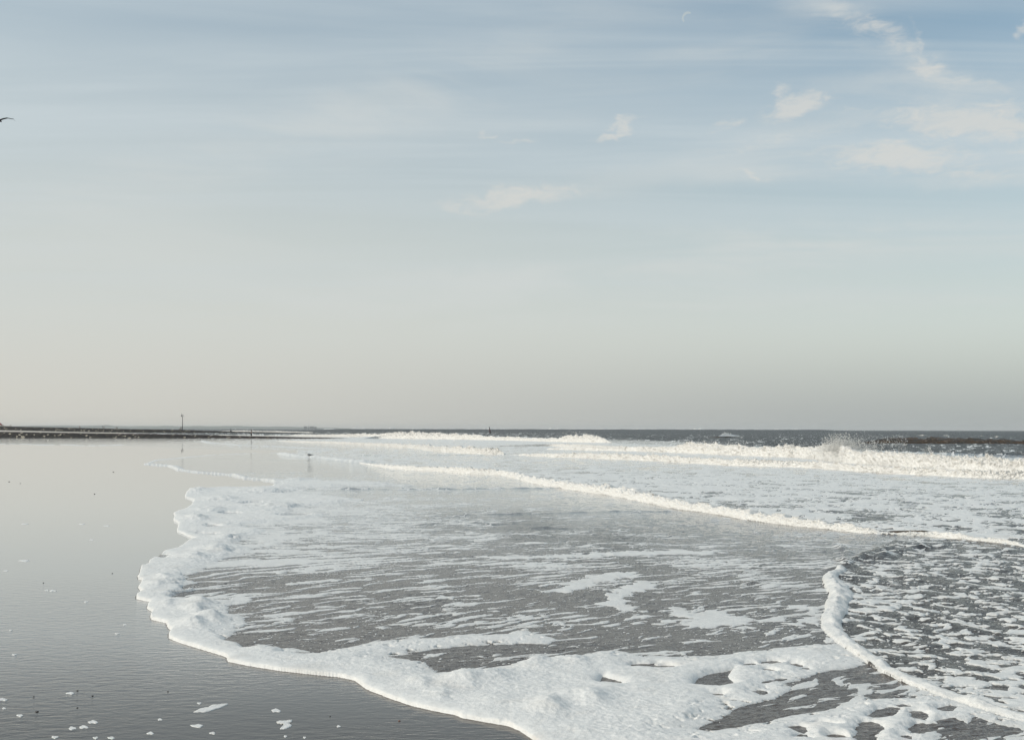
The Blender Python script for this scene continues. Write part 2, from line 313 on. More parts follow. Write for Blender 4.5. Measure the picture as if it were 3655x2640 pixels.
CP_C = np.array([(1100,1618,.5,.3,.4),(1400,1650,.6,.5,.5),(1700,1650,.6,.5,.5),(1500,1615,.45,.4,.5),(1700,1635,.4,.3,.5),(1300,1600,.45,.4,.4),(1700,1600,.7,.5,.6),(1000,1570,.6,.6,.4),
 (1300,1580,.85,.6,.6),(1800,1582,.85,.6,.6),(2000,1655,.45,.5,.5),(2100,1690,.75,1,.6),(2300,1665,.45,.6,.6),(2500,1720,.78,1,.6),(2300,1740,.7,1.1,.5),(2800,1680,.62,.7,.6),(2700,1760,.68,1,.4),
 (2600,1800,.55,1.1,.2),(3000,1720,.66,.9,.5),(3400,1730,.62,.9,.5),(3000,1800,.62,1.1,.3),(3500,1800,.60,1.1,.3),(3200,1860,.52,1.1,.1),(3600,1870,.58,1.1,.2),(2300,1620,.7,.6,.5),
 (2700,1645,.6,.6,.5),(3300,1680,.5,.7,.4),(3640,1700,.4,.7,.4)])
CP_D = np.array([(2400,1565,.10,2,.1),(2300,1580,.35,1.3,.4),(3000,1580,.12,2,.15),(3500,1600,.16,1.8,.2),(1500,1537,.03,2,0),(3500,1540,.03,2,0),(2500,1540,.02,2,0),(1000,1540,.25,2,.1),(500,1540,.3,2,.1),(1400,1548,.35,2,.2)])
def idw(PX, PY, cp):
    yy = lambda v: np.log(np.maximum(v-1524, 3))*3.2
    X = (PX/230).astype(np.float32); Yv = yy(PY).astype(np.float32); acc = [0, 0, 0]; ws = 0
    for (a, b, *vals) in cp:
        w = 1/(((X-a/230)**2+(Yv-yy(b))**2)+0.05)**2; ws = ws+w
        for i in range(3): acc[i] = acc[i]+w*vals[i]
    return [q/ws for q in acc]

# ------------------------------------------------------------------ materials
def new_mat(name):
    m = bpy.data.materials.new(name); m.use_nodes = True; return m, NT(m.node_tree)
def simple_mat(name, col, rough=0.7, var=0.0, scale=3.0, bump=0.0):
    m, t = new_mat(name); b = t.n('ShaderNodeBsdfPrincipled'); out = t.n('ShaderNodeOutputMaterial')
    tc = t.n('ShaderNodeTexCoord'); n = t.noise(tc.outputs['Object'], scale, 4)
    c2 = tuple(min(1, c*(1+var)) for c in col)+(1,); c1 = tuple(c*(1-var) for c in col)+(1,)
    t.put(b.inputs['Base Color'], t.mix(n, c1, c2)); b.inputs['Roughness'].default_value = rough
    if bump:
        bp = t.n('ShaderNodeBump'); bp.inputs['Strength'].default_value = bump; t.put(bp.inputs['Height'], n); t.t.links.new(bp.outputs[0], b.inputs['Normal'])
    t.t.links.new(b.outputs[0], out.inputs[0]); return m

def bumpchain(t, items, b):
    prev = None
    for h, dist, st in items:
        bp = t.n('ShaderNodeBump'); bp.inputs['Distance'].default_value = dist
        t.put(bp.inputs['Strength'], st); t.put(bp.inputs['Height'], h)
        if prev: t.t.links.new(prev, bp.inputs['Normal'])
        prev = bp.outputs[0]
    t.t.links.new(prev, b.inputs['Normal'])
    t.t.links.new(prev, b.inputs['Coat Normal'])

def water_material():
    m, t = new_mat('water'); b = t.n('ShaderNodeBsdfPrincipled'); out = t.n('ShaderNodeOutputMaterial')
    g = t.n('ShaderNodeNewGeometry'); P = g.outputs['Position']
    sp = t.n('ShaderNodeSeparateXYZ'); t.put(sp.inputs[0], P); Y = sp.outputs[1]
    film = t.n('ShaderNodeAttribute', attribute_name='film').outputs['Fac']
    opn = t.mr(t.n('ShaderNodeAttribute', attribute_name='chop').outputs['Fac'], 0.78, 1.15)
    shal = t.n('ShaderNodeAttribute', attribute_name='shallow').outputs['Fac']
    chop = t.n('ShaderNodeAttribute', attribute_name='chop').outputs['Fac']
    f1 = t.noise(t.mapping(P, rot=(0, 0, R(5)), scale=(0.5, 1.3, 1)), 2.2, 7, 0.62, 0.6)
    fm = t.mr(f1, t.m('SUBTRACT', 0.80, t.m('MULTIPLY', film, 0.5)), t.m('SUBTRACT', 0.98, t.m('MULTIPLY', film, 0.5)))
    fm = t.m('MULTIPLY', fm, 0.75)
    murk = t.mix(t.noise(P, 0.06, 3), (0.075, 0.062, 0.045, 1), (0.095, 0.084, 0.068, 1))
    murk = t.mix(shal, murk, (0.078, 0.060, 0.046, 1)); murk = t.mix(t.mr(chop, .3, .5), murk, (0.040, 0.031, 0.023, 1)); murk = t.mix(t.mr(chop, .78, 1.15), murk, (0.028, 0.025, 0.020, 1))
    t.put(b.inputs['Base Color'], t.mix(fm, murk, (0.74, 0.73, 0.70, 1)))
    t.put(b.inputs['Roughness'], t.m('ADD', t.m('ADD', t.m('MULTIPLY', fm, 0.5), 0.05), t.m('MULTIPLY', opn, 0.28))); t.put(b.inputs['IOR'], t.m('ADD', t.m('MULTIPLY', shal, 0.25), 1.35)); t.put(b.inputs['Coat Weight'], t.m('MULTIPLY', shal, t.mr(Y, 17.0, 30.0))); b.inputs['Coat Roughness'].default_value = 0.04; t.put(b.inputs['Coat IOR'], 1.33)
    calm = t.mr(Y, 24.0, 40.0, 1.0, 0.35)
    r1 = t.noise(t.mapping(P, rot=(0, 0, R(-30)), scale=(0.7, 1.4, 1)), 8, 5, 0.62, 0.3)
    r2 = t.noise(t.mapping(P, rot=(0, 0, R(-35)), scale=(0.8, 1.5, 1)), 38, 3, 0.55, 0.2)
    r3 = t.noise(t.mapping(P, rot=(0, 0, R(-20)), scale=(1.0, 1.0, 1)), 1.6, 6, 0.62, 0.3)
    r4 = t.noise(t.mapping(P, rot=(0, 0, R(-25)), scale=(0.7, 1.3, 1)), 0.45, 6, 0.66, 0.4)
    bumpchain(t, [(r4, 2.0, opn), (r3, 0.10, t.m('MULTIPLY', chop, 0.9, clamp=True)), (r1, 0.045, t.m('MULTIPLY', t.m('ADD', t.m('MULTIPLY', chop, 0.50), 0.42, clamp=True), calm)), (r2, 0.014, t.m('MULTIPLY', t.m('ADD', t.m('MULTIPLY', chop, 0.4), 0.6, clamp=True), calm))], b)
    t.t.links.new(b.outputs[0], out.inputs[0]); return m

def foam_material(name='sea_foam', col=(0.785, 0.772, 0.738), fine=90, big=12, s1=0.35, s2=0.35):
    m, t = new_mat(name); b = t.n('ShaderNodeBsdfPrincipled'); out = t.n('ShaderNodeOutputMaterial')
    g = t.n('ShaderNodeNewGeometry'); P = g.outputs['Position']
    thin = t.n('ShaderNodeAttribute', attribute_name='thin').outputs['Fac']
    n = t.noise(P, fine, 4, 0.6); nb = t.noise(P, big, 5, 0.6)
    vo = t.n('ShaderNodeTexVoronoi'); t.put(vo.inputs['Vector'], P); vo.inputs['Scale'].default_value = fine*1.5
    c = t.mix(t.mr(nb, 0.35, 0.65), tuple(x*0.90 for x in col)+(1,), col+(1,)); c = t.mix(t.mr(t.noise(P, 1.7, 5, .6, .4), .5, .75, 0, .7 if fine > 50 else 0), c, (.64, .61, .565, 1)); c = t.mix(t.mr(n, .60, .72, 0, .5 if fine > 50 else 0), c, (.45, .44, .42, 1))
    c = t.mix(t.mr(t.noise(P, 1.6, 6, .68, .6), .52, .72, 0, .55 if fine < 50 else 0), c, (.36, .33, .28, 1))
    c = t.mix(t.m('MULTIPLY', thin, t.mr(n, 0.35, 0.65)), c, (0.48, 0.48, 0.46, 1))
    t.put(b.inputs['Base Color'], c); b.inputs['Roughness'].default_value = 0.32
    b.inputs['Subsurface Weight'].default_value = 0.0
    bumpchain(t, [(nb, 0.03 if fine > 50 else .16, s1), (n, 0.012 if fine > 50 else .04, s2), (vo.outputs['Distance'], 0.006 if fine > 50 else .03, s2)], b)
    t.t.links.new(b.outputs[0], out.inputs[0]); return m

def sand_material():
    m, t = new_mat('wet_sand'); b = t.n('ShaderNodeBsdfPrincipled'); out = t.n('ShaderNodeOutputMaterial')
    g = t.n('ShaderNodeNewGeometry'); P = g.outputs['Position']
    sp = t.n('ShaderNodeSeparateXYZ'); t.put(sp.inputs[0], P); Y = sp.outputs[1]
    n1 = t.noise(P, 0.35, 5, 0.55); n2_ = t.noise(P, 260, 2, 0.5)
    c = t.mix(n1, (0.058, 0.050, 0.043, 1), (0.075, 0.065, 0.057, 1))
    c = t.mix(t.m('MULTIPLY', n2_, 0.25), c, (0.03, 0.026, 0.022, 1))
    t.put(b.inputs['Base Color'], c); b.inputs['Roughness'].default_value = 0.04; t.put(b.inputs['IOR'], t.m('ADD', t.mr(Y, 9.2, 14.0, 1.34, 1.6), t.m('MULTIPLY', n1, 0.08)))
    t.put(b.inputs['Coat Weight'], t.mr(Y, 9.0, 14.5)); b.inputs['Coat Roughness'].default_value = 0.02; b.inputs['Coat IOR'].default_value = 1.33
    rip = t.noise(t.mapping(P, rot=(0, 0, R(-44)), scale=(0.55, 1.25, 1)), 9, 4, 0.55, 0.5)
    rip2 = t.noise(t.mapping(P, rot=(0, 0, R(-10)), scale=(0.5, 1.3, 1)), 34, 2, 0.5, 0.2)
    near = t.mr(Y, 24.0, 12.0, 0.0, 0.75); patch = t.mr(t.noise(P, 0.22, 2), 0.35, 0.6, 0.35, 1.0)
    st = t.m('MULTIPLY', t.m('MULTIPLY', near, patch), 1.35)
    bumpchain(t, [(rip, 0.016, t.m('MULTIPLY', st, 0.75)), (rip2, 0.003, t.m('MULTIPLY', st, 0.6))], b)
    t.t.links.new(b.outputs[0], out.inputs[0]); return m

M_WATER = water_material(); M_FOAM = foam_material(); M_SAND = sand_material()
M_WHITE = foam_material('breaking_foam', (0.72, 0.705, 0.67), 10, 2.2, 0.7, 0.45)

# ------------------------------------------------------------------ ground sheet
def ground():
    xs = [-14000, -3000, -600, -150, -40, 40, 150, 600, 3000, 14000]; ys = [-400, -60, 0, 60, 300, 1500, 14500]
    v = [(x, y, 0.0) for y in ys for x in xs]; n = len(xs)
    f = [(j*n+i, j*n+i+1, (j+1)*n+i+1, (j+1)*n+i) for j in range(len(ys)-1) for i in range(n-1)]
    tag(mesh_obj('wet_sand', v, f, M_SAND, smooth=False), kind='structure')
ground()

# ------------------------------------------------------------------ water and foam sheets
def sea():
    cols = np.linspace(-0.62, 0.62, 1560)
    q = np.concatenate([np.arange(1290, 260, -1.15), np.arange(260, 60, -1.1), np.arange(60, 20, -0.6), np.arange(20, 3.0, -0.4), [2.4, 1.9, 1.4, 1.0, .75]])
    Yr = CAMZ*F_/q
    U, YY = np.meshgrid(cols, Yr); nr, nc = U.shape
    U = U.ravel().astype(np.float32); YY = YY.ravel().astype(np.float32); X = U*YY; V = np.log(YY)
    PX = U*F_+1827.5; PY = CAMZ*F_/YY+hor(PX)
    far = YY > 900
    sd = np.full(U.shape, 50.0, np.float32)
    sd = (seg_dist(U, V, WATER, True)*YY).astype(np.float32)
    inch = seg_dist(U, V, CHURN, True) > 0
    bey = seg_dist(U, V, BEYOND, True) > 0
    A = idw(PX, PY, CP_A); A[2] = A[2]*.6; A[0] = np.where(PY > 2030, A[0]*.66, A[0]*.92); Bx = 0; B = idw(PX, PY, CP_B); B[0] = B[0]-.07; CP_C[:, 2] += .07; Cc = idw(PX, PY, CP_C); Dd = idw(PX, PY, CP_D)
    # open sea beyond the breaker line
    brk = np.interp(PX, [-2000, 1000, 1300, 1900, 2180, 2450, 3000, 3655, 6000], [1556, 1556, 1553, 1562, 1580, 1588, 1600, 1628, 1700])
    open_ = PY < brk
    D, CH, FI = [np.where(open_, d, np.where(inch, b, np.where(bey, c, a))) for a, b, c, d in zip(A, B, Cc, Dd)]
    # ---- heights of the water
    crest = lambda fx, fy: None
    ca, sa = 0.36, 0.93                       # along crest (c) and across (n)
    ac = X*ca-YY*sa; nn = X*sa+YY*ca
    fade = lambda lam: sstep(0.45, 1.2, lam/(1.6*YY*YY/(CAMZ*F_)+0.004))     # drop waves finer than the sheet
    def ridged(a, b, off): return 1-2.2*np.abs(fbm2(a, b, 2, .45, off))
    h = np.zeros_like(X)
    h += 0.30*ridged(ac/12, nn/4.5, 3.1)*sstep(1.2, 2.0, CH)+0.11*ridged(ac/4.2, nn/1.9, 33.1)*sstep(1.2, 2.0, CH)*fade(2.5)
    h += 0.055*ridged(ac/3.2, nn/1.3, 8.3)*sstep(0.4, 1.6, CH)*fade(1.5)
    h += 0.020*ridged(ac/1.0, nn/.45, 1.7)*np.minimum(CH, 1.3)*fade(.5)
    h += 0.009*ridged(X/.42, YY/.26, 5.2)*np.minimum(CH, 1.3)*fade(.25)
    h += 0.0025*ridged(X/.16, YY/.09, 4.4)*(0.3+np.minimum(CH, 1.0))*fade(.1)
    sw = 1-sstep(24, 34, YY); h += np.where(inch | bey | open_, 0, 1)*sw*(0.0062*ridged((X+.6*YY)/.42, (YY-.55*X)/.12, 14.4)*fade(.13)+.0035*ridged((X+.4*YY)/.17, (YY-.4*X)/.07, 24.4)*fade(.08))*(0.45+.9*np.clip(fbm2(X/2.2, YY/2.2, 2, .5, 41.)+.4, 0, 1))
    for pts, hh, w in RIDGES:
        p = np.array(pts); lo, hi = p[:, 1].min()-60, p[:, 1].max()+60
        ix = np.where((PY > lo) & (PY < hi))[0]
        d = seg_dist(U[ix], V[ix], pts, False)*YY[ix]
        br = np.clip(0.55+0.9*fbm2(X[ix]/(w*4), YY[ix]/(w*9), 3, .5, hh*77), 0.05, 1.3)
        h[ix] += hh*br*np.exp(-(d/w)**2)
    ws = 0.012*(1-np.exp(-np.maximum(sd, 0)/0.05))+0.0*sd
    zw = np.where(sd > 0, ws, -0.02)+h*sstep(0.0, 1.0, sd)
    zw = np.where(sd > 0, np.maximum(zw, ws*.5), np.maximum(sd, -.2)*.25)
    idx = np.arange(nr*nc).reshape(nr, nc)
    quads = np.stack([idx[:-1, :-1], idx[:-1, 1:], idx[1:, 1:], idx[1:, :-1]], -1).reshape(-1, 4)
    def compact(keepv, co, at_):
        fm = keepv[quads].any(1); q4 = quads[fm]; used = np.unique(q4); rm = np.full(nr*nc, -1, np.int64); rm[used] = np.arange(len(used))
        return co[used], rm[q4], {k: v[used] for k, v in at_.items()}
    co = np.stack([X, YY, zw], 1)
    c, f, a = compact(sd > -0.02, co, dict(film=FI, chop=np.clip(CH, 0, 2)*0.6, shallow=sstep(1.25, .3, CH)))
    w = mesh_obj('water', c, f, M_WATER); tag(w, kind='structure')
    for k, v in a.items(): attr(w, k, v)
    # ---- foam field M (metres inside an edge) and thickness
    nearm = (PY > 1600)
    M = np.full(X.shape, -1.0, np.float32); T = np.full(X.shape, 0.006, np.float32)
    e1 = fbm2(X/.35, YY/.35, 4, .6, 2.2)*0.10; e1 = e1*np.clip(YY/14, 1, 4)
    stretch = np.where(inch | bey | open_, 1.0, 2.2)
    # flecks
    wx = X+0.25*fbm2(X/.9, YY/.9, 2, .5, 6.6); wy = YY+0.16*fbm2(X/.9, YY/.9, 2, .5, 12.6)
    sg = 0.12+0.88*(1-sstep(15, 27, YY)); tb = wy-0.75*wx*sg; ta = wx+.5*wy*sg
    f1 = fbm2(ta/.85, tb/.24, 4, .62, 21.0); f2 = fbm2(ta/.42, tb/.17, 3, .6, 31.0)
    g1 = fbm2(wx/.34, wy/.30, 4, .65, 41.0); r1 = 0.35-1.5*np.abs(fbm2(wx/.5, wy/.42, 3, .55, 47.0))
    h1 = fbm2(wx/1.6, wy/2.0, 5, .66, 57.0)
    big = fbm2(X/3.0, YY/2.0, 3, .5, 71.0)
    fa = f1*1.0+0.55*f2+0.55*big; fb = 0.75*g1+0.45*r1+0.25*big; fc = h1*1.1+0.4*g1+.2*big
    fc = np.where(YY > 60, fc, 0.6*fc+0.5*fb)
    fsel = np.where(inch, fb, np.where(bey | open_, fc, fa)); 
    def norm(mask, x):
        s = x[mask]; o = np.argsort(s); rk = np.empty(len(s), np.float32); rk[o] = np.linspace(0, 1, len(s)); return rk
    N = np.zeros_like(X)
    for mk in (inch & ~open_, (bey & ~inch) | open_, ~(inch | bey | open_)): N[mk] = norm(mk, fsel[mk][np.newaxis].ravel() if False else fsel) if False else 0
    for mk in (inch & ~open_, ((bey & ~inch) | open_) & ~(inch & ~open_), ~(inch | bey | open_)):
        s = fsel[mk]; o = np.argsort(s); rk = np.empty(len(s), np.float32); rk[o] = np.linspace(0, 1, len(s)); N[mk] = rk
    Mf = (N-(1-D))*0.35
    M = np.maximum(M, np.where(sd > 0.02, Mf, -1)); T = np.where(inch | bey, 0.010, T)
    # tiny bubbles rafts
    sp = fbm2(X/.07, YY/.07, 2, .5, 91.0)
    M = np.maximum(M, np.where((sd > .1) & ~bey & ~open_ & (D > .1), (sp-0.50+0.12*np.minimum(D, .4))*0.10, -1))
    ixn = np.where(nearm)[0]; Un, Vn, Yn, PXn, PYn, en = U[ixn], V[ixn], YY[ixn], PX[ixn], PY[ixn], e1[ixn]
    Mn, Tn = M[ixn], T[ixn]
    for k, poly in enumerate(FOAM_POLYS):
        p = np.array(poly); bb = (PYn > p[:, 1].min()-25) & (PYn < p[:, 1].max()+25) & (PXn > p[:, 0].min()-60) & (PXn < p[:, 0].max()+60)
        j = np.where(bb)[0]; d = seg_dist(Un[j], Vn[j], poly, True)*Yn[j]; rough = 1.0 if k > 1 else (0.9 if k == 0 else 1.6)
        dd = d+en[j]*rough*(1.0 if k < 2 else 3.0)+(0 if k < 2 else -.13)
        if k < 1: hol = fbm2(X[ixn][j]/.16, Yn[j]/.16, 3, .6, 111.); dd = dd-np.where(dd > 0, np.clip(hol-.18, 0, .5)*.9*(1-sstep(.12, .9 if k else .55, dd)), 0)
        Mn[j] = np.maximum(Mn[j], dd)
        if k < 2: Tn[j] = np.where(dd > 0, np.maximum(Tn[j], 0.012+0.040*sstep(0, .5, dd)), Tn[j])
    # shoreline rim
    sdn = sd[ixn]; rim = (PYn > 1735)
    rw = 0.16+0.25*np.clip(0.5+fbm2(X[ixn]/.9, YY[ixn]/.9, 2, .5, 77.), 0, 1)
    k_ = np.where(rim & (sdn > 0) & (PXn < 2400), rw-np.abs(sdn-rw*.9), -1)
    Mn = np.where(rim & (PXn < 2400), np.maximum(Mn, k_), Mn)
    Tn = np.where((k_ > -.15), np.maximum(Tn, 0.046+.10*k_.clip(-.15, 0)), Tn)
    # holes
    for poly in HOLE_POLYS:
        p = np.array(poly); j = np.where((PYn > p[:, 1].min()-50) & (PYn < p[:, 1].max()+50) & (PXn > p[:, 0].min()-120) & (PXn < p[:, 0].max()+120))[0]
        d = seg_dist(Un[j], Vn[j], poly, True)*Yn[j]; Mn[j] = np.minimum(Mn[j], -(d+en[j]*.35))
    for (hx, hy, rx, ry) in HOLE_ELL:
        j = np.where((np.abs(PXn-hx) < rx*8+60) & (np.abs(PYn-hy) < ry*8+20))[0]
        r = np.sqrt(((PXn[j]-hx+18*np.sin(hx)*((PYn[j]-hy)/ry))/rx)**2+((PYn[j]-hy)/ry)**2)
        Mn[j] = np.minimum(Mn[j], (r-1)*rx*Yn[j]/F_*0.8+en[j]*.9)
    M[ixn] = Mn; T[ixn] = Tn
    # foam ridge at the second front and thin far fronts
    j = np.where((PY > 2000) & (PX > 2850))[0]
    wr = np.interp(PY[j], [2030, 2120, 2200, 2300, 2400, 2600], [.10, .19, .15, .09, .075, .07])
    off = FRONT2; d = seg_dist(U[j], V[j], off, False)*YY[j]; side = seg_dist(U[j], V[j], CHURN, True)*YY[j]
    rr = wr-np.abs(side-wr)+e1[j]*.25+.18*wr*fbm2(X[j]/.35, YY[j]/.35, 3, .6, 29.); endm = side > -0.01
    rr = np.where(np.abs(np.abs(side)-d) < .02, rr, -1)
    Mj = M[j]; Mj = np.maximum(Mj, rr); M[j] = Mj
    Rz = np.zeros_like(X); Rz[j] = np.where(rr > 0, np.sqrt(np.clip(rr/wr, 0, 1))*wr*(0.34+.35*np.clip(fbm2(X[j]/.7, YY[j]/.7, 2, .5, 19.)+.3, 0, 1))*(1+.9*fbm2(X[j]/.22, YY[j]/.22, 4, .5, 9.)), 0)
    Fz = np.zeros_like(X)
    for pts, w_, hh in FRONTS:
        p = np.array(pts); j = np.where((PY > p[:, 1].min()-30) & (PY < p[:, 1].max()+30) & (PX > p[:, 0].min()-90) & (PX < p[:, 0].max()+90))[0]
        d = seg_dist(U[j], V[j], pts, False)*YY[j]
        ww = w_*(0.65+0.9*np.clip(fbm2(X[j]/3, YY[j]/3, 3, .5, w_*9)+.3, -.3, 1)); r = ww-d+0.25*w_*fbm2(X[j]/.5, YY[j]/.8, 2, .5, 3.)
        M[j] = np.maximum(M[j], r); Fz[j] = np.maximum(Fz[j], np.where(r > 0, hh*np.sqrt(np.clip(r/w_, 0, 1))*(1+.8*fbm2(X[j]/.5, YY[j]/.5, 2, .6, 5.)), 0))
    # relief of the thick foam
    lum = np.zeros_like(X)
    j = np.where((PY > 1700))[0]; wxp = PX[j]+14*fbm2(X[j]/.3, YY[j]/.3, 2, .5, 15.); wyp = PY[j]+5*fbm2(X[j]/.3, YY[j]/.3, 2, .5, 19.)
    lj = np.zeros(len(j), np.float32)
    for (lx, ly, rx, ry, hh) in LUMPS:
        hh = hh*(1.5 if ly > 2290 else 2.3); k = np.where((np.abs(wxp-lx) < rx*2.4) & (np.abs(wyp-ly) < ry*2.4))[0]
        dx = (wxp[k]-lx)/rx; dx = np.where(dx > 0, dx*1.7, dx); lj[k] += hh*np.exp(-(dx*dx)-((wyp[k]-ly)/ry)**2)
    lum[j] = lj
    thick = sstep(.012, .04, T)
    rel = 1.3*thick*(0.012*fbm2(X/.55, YY/.6, 3, .55, 61.)+0.010*np.maximum(fbm2(X/.30, YY/.34, 2, .5, 63.), 0)+0.006*fbm2(X/.06, YY/.06, 2, .6, 64.))
    prof = 1-np.exp(-np.maximum(M, 0)/np.where(thick > .3, 0.055, 0.03)); prof2 = 1-np.exp(-np.maximum(M, 0)/.20)
    hz_ = T*prof+(lum*thick+rel)*prof2+Rz+Fz
    hz_ = np.where(inch | bey | open_, hz_+0.006*prof*np.maximum(g1, 0), hz_)
    M = np.minimum(M, sd-0.022); Fz *= np.sqrt(np.clip((sd-.01)/.12, 0, 1)); base = np.maximum(zw, -0.002)
    zf = np.where(M > 0, base+0.0015+hz_, base+np.maximum(M, -.3)*0.25-.0015)
    keep = (M > -0.03) & (sd > 0.006)
    # keep the sheet from poking under the shoreline edge
    co = np.stack([X, YY, zf], 1)
    thin = np.where(thick > .2, 0, .35+.65*sstep(.07, .0, M))*np.where(bey | open_, .3, .75); thin = np.where(Fz > 0, 0, thin)
    c, f, a = compact(keep, co, dict(thin=thin))
    fo = mesh_obj('sea_foam', c, f, M_FOAM); tag(fo, kind='stuff', label='white sea foam lying in streaks and thick rims on the water', cat='foam')
    for k, v in a.items(): attr(fo, k, v)
sea()

# ------------------------------------------------------------------ breaking waves
def breaker(foot, thick, mat, label, name='breaking_wave', rough=1.0, lean=0.25, back=2.6, step=2.2, rows=34, group=None, kfac=0.92, spikes=0.35, closeends=True, seed=0.0, freq=1.0, hv=.45):
    fp = np.array(foot, float); tk = np.array(thick, float)
    n = int((fp[-1, 0]-fp[0, 0])/step); px = np.linspace(fp[0, 0], fp[-1, 0], n); pf = np.interp(px, fp[:, 0], fp[:, 1]); kk = min(61, (n//3)*2+1)
    if kk > 4: pf = np.convolve(np.pad(pf, kk//2, 'reflect', reflect_type='odd'), np.hanning(kk+2)[1:-1]/np.hanning(kk+2).sum(), 'valid')
    th = np.interp(px, tk[:, 0], tk[:, 1])
    Y = CAMZ*F_/(pf-hor(px)); X = (px-1827.5)/F_*Y
    tx = np.gradient(X); ty = np.gradient(Y); ln = np.hypot(tx, ty); k = 25
    nx, ny = -ty/ln, tx/ln; sgn = np.sign(nx*.5+ny+1e-9); 
    nx, ny = nx*sgn, ny*sgn
    kern = np.ones(k)/k; nx = np.convolve(np.pad(nx, k//2, 'edge'), kern, 'valid'); ny = np.convolve(np.pad(ny, k//2, 'edge'), kern, 'valid')
    h = th*Y/F_*kfac; e_ = np.linspace(0, 1, n); h = h*np.minimum(1, np.minimum(e_/.04, (1-e_)/.04)+.02)**.6
    arc = np.cumsum(ln)
    h = h*(1+hv*rough*fbm2(arc/(h.mean()*3.5), arc*0+seed, 4, .6, seed))
    t = np.linspace(0, 1, rows); nf = 0.55
    A = np.where(t < nf, t/nf, 1.0); Bk = np.clip((t-nf)/(1-nf), 0, 1)
    prof_z = np.where(t < nf, np.sin(A*np.pi/2)**0.8, (1-Bk)**1.5*(1-0.0*Bk)) if rough > .2 else np.where(t < nf, A*A*(3-2*A), (1-Bk)**2)
    prof_d = np.where(t < nf, lean*2.2*(1-np.cos(A*np.pi/2)), lean*2.2+Bk*back)
    Z = prof_z[:, None]*h[None]; D = prof_d[:, None]*h[None]
    Xg = X[None]+nx[None]*D; Yg = Y[None]+ny[None]*D
    s = 1/np.maximum(h, .05)[None]; s = s.mean()*freq
    am = h[None]*rough
    k1 = fbm3(Xg*s*1.4+seed, Yg*s*1.4, Z*s*2.4, 4, .5); k2 = np.abs(fbm3(Xg*s*2.6, Yg*s*2.6+seed, Z*s*3, 3, .5))
    d1 = (0.55*k1+0.75*(k2-.2))*am*np.sin(np.clip(t*1.15, 0, 1)*np.pi)[:, None]**0.6
    Xg = Xg-nx[None]*d1*0.9; Yg = Yg-ny[None]*d1*0.9
    sp = np.maximum(n2(Xg*s*7+seed, Yg*s*7), 0)**1.5*spikes*am*np.exp(-((t-nf)/.10)**2)[:, None]
    Z = np.maximum(Z+0.55*d1*(prof_z[:, None] > .12)+sp, 0.0)
    Z[0] = -0.02; Z[-1] = -0.02; Z += 0.012
    m, nn = Z.shape; idx = np.arange(m*nn).reshape(m, nn)
    q = np.stack([idx[:-1, :-1], idx[:-1, 1:], idx[1:, 1:], idx[1:, :-1]], -1).reshape(-1, 4)
    o = mesh_obj(name, np.stack([Xg.ravel(), Yg.ravel(), Z.ravel()], 1), q, mat)
    attr(o, 'across', np.repeat(t, nn)); return tag(o, label, 'wave', group)
def roll_mat():
    m, t = new_mat('roller_foam'); b = t.n('ShaderNodeBsdfPrincipled'); out = t.n('ShaderNodeOutputMaterial')
    P = t.n('ShaderNodeNewGeometry').outputs['Position']; n = t.noise(P, 9, 6, .65); nb = t.noise(P, 2.2, 6, .66, .5)
    front = t.mr(t.n('ShaderNodeAttribute', attribute_name='across').outputs['Fac'], .30, .75, 0.0, .16)
    k = t.mr(nb, t.m('SUBTRACT', .66, front), t.m('SUBTRACT', .80, front))
    t.put(b.inputs['Base Color'], t.mix(k, (.71, .70, .67, 1), (.26, .22, .18, 1))); t.put(b.inputs['Roughness'], t.mr(k, 0, 1, .6, .08)); b.inputs['IOR'].default_value = 1.33
    bumpchain(t, [(nb, .06, .6), (n, .03, .6)], b); t.t.links.new(b.outputs[0], out.inputs[0]); return m
M_ROLL = roll_mat()
G = 'breaking waves of the surf'
M_BREAK = M_WHITE
breaker(ROLLER, [(1253,4),(1345,12),(1420,20),(1509,22),(1676,30),(1808,26),(1905,30),(2060,38),(2205,42),(2400,46),(2538,46),(2677,46),(2843,42),(2953,40),(3064,34),(3147,20),(3202,14),
 (3285,22),(3352,34),(3507,30),(3660,24),(4300,40)], M_ROLL, 'long low foaming roller running from the gull to the right edge, nearest of the waves', group=G, back=5.0, lean=.5, rows=40, rough=1.0, seed=3.3, kfac=.62, freq=1.3, hv=.8, spikes=.2)
breaker([(985,1577),(1050,1580),(1200,1585),(1300,1590),(1376,1594),(1456,1600),(1487,1602),(1553,1613),(1641,1618),(1729,1621),(1800,1622)], [(985,3),(1050,5),(1300,9),(1456,14),(1553,20),(1641,24),(1800,22)],
 M_WHITE, 'thin white wave front ending just right of the front groyne', group=G, seed=5.1, spikes=.3)
breaker([(1790,1624),(1905,1628),(1972,1631),(2082,1634),(2241,1640),(2365,1645),(2453,1651),(2594,1658),(2735,1662),(2900,1666),(2988,1674),(3177,1687),(3328,1692),(3403,1698),(3554,1703),(3660,1705),(4300,1735)],
 [(1790,4),(1930,16),(2082,26),(2241,30),(2453,30),(2735,32),(2900,32),(3000,34),(3177,36),(3403,38),(3554,40),(4300,50)], M_WHITE, 'lower foaming wave just in front of the splashing breaker on the right', group=G, seed=7.7, spikes=.25, kfac=.68)
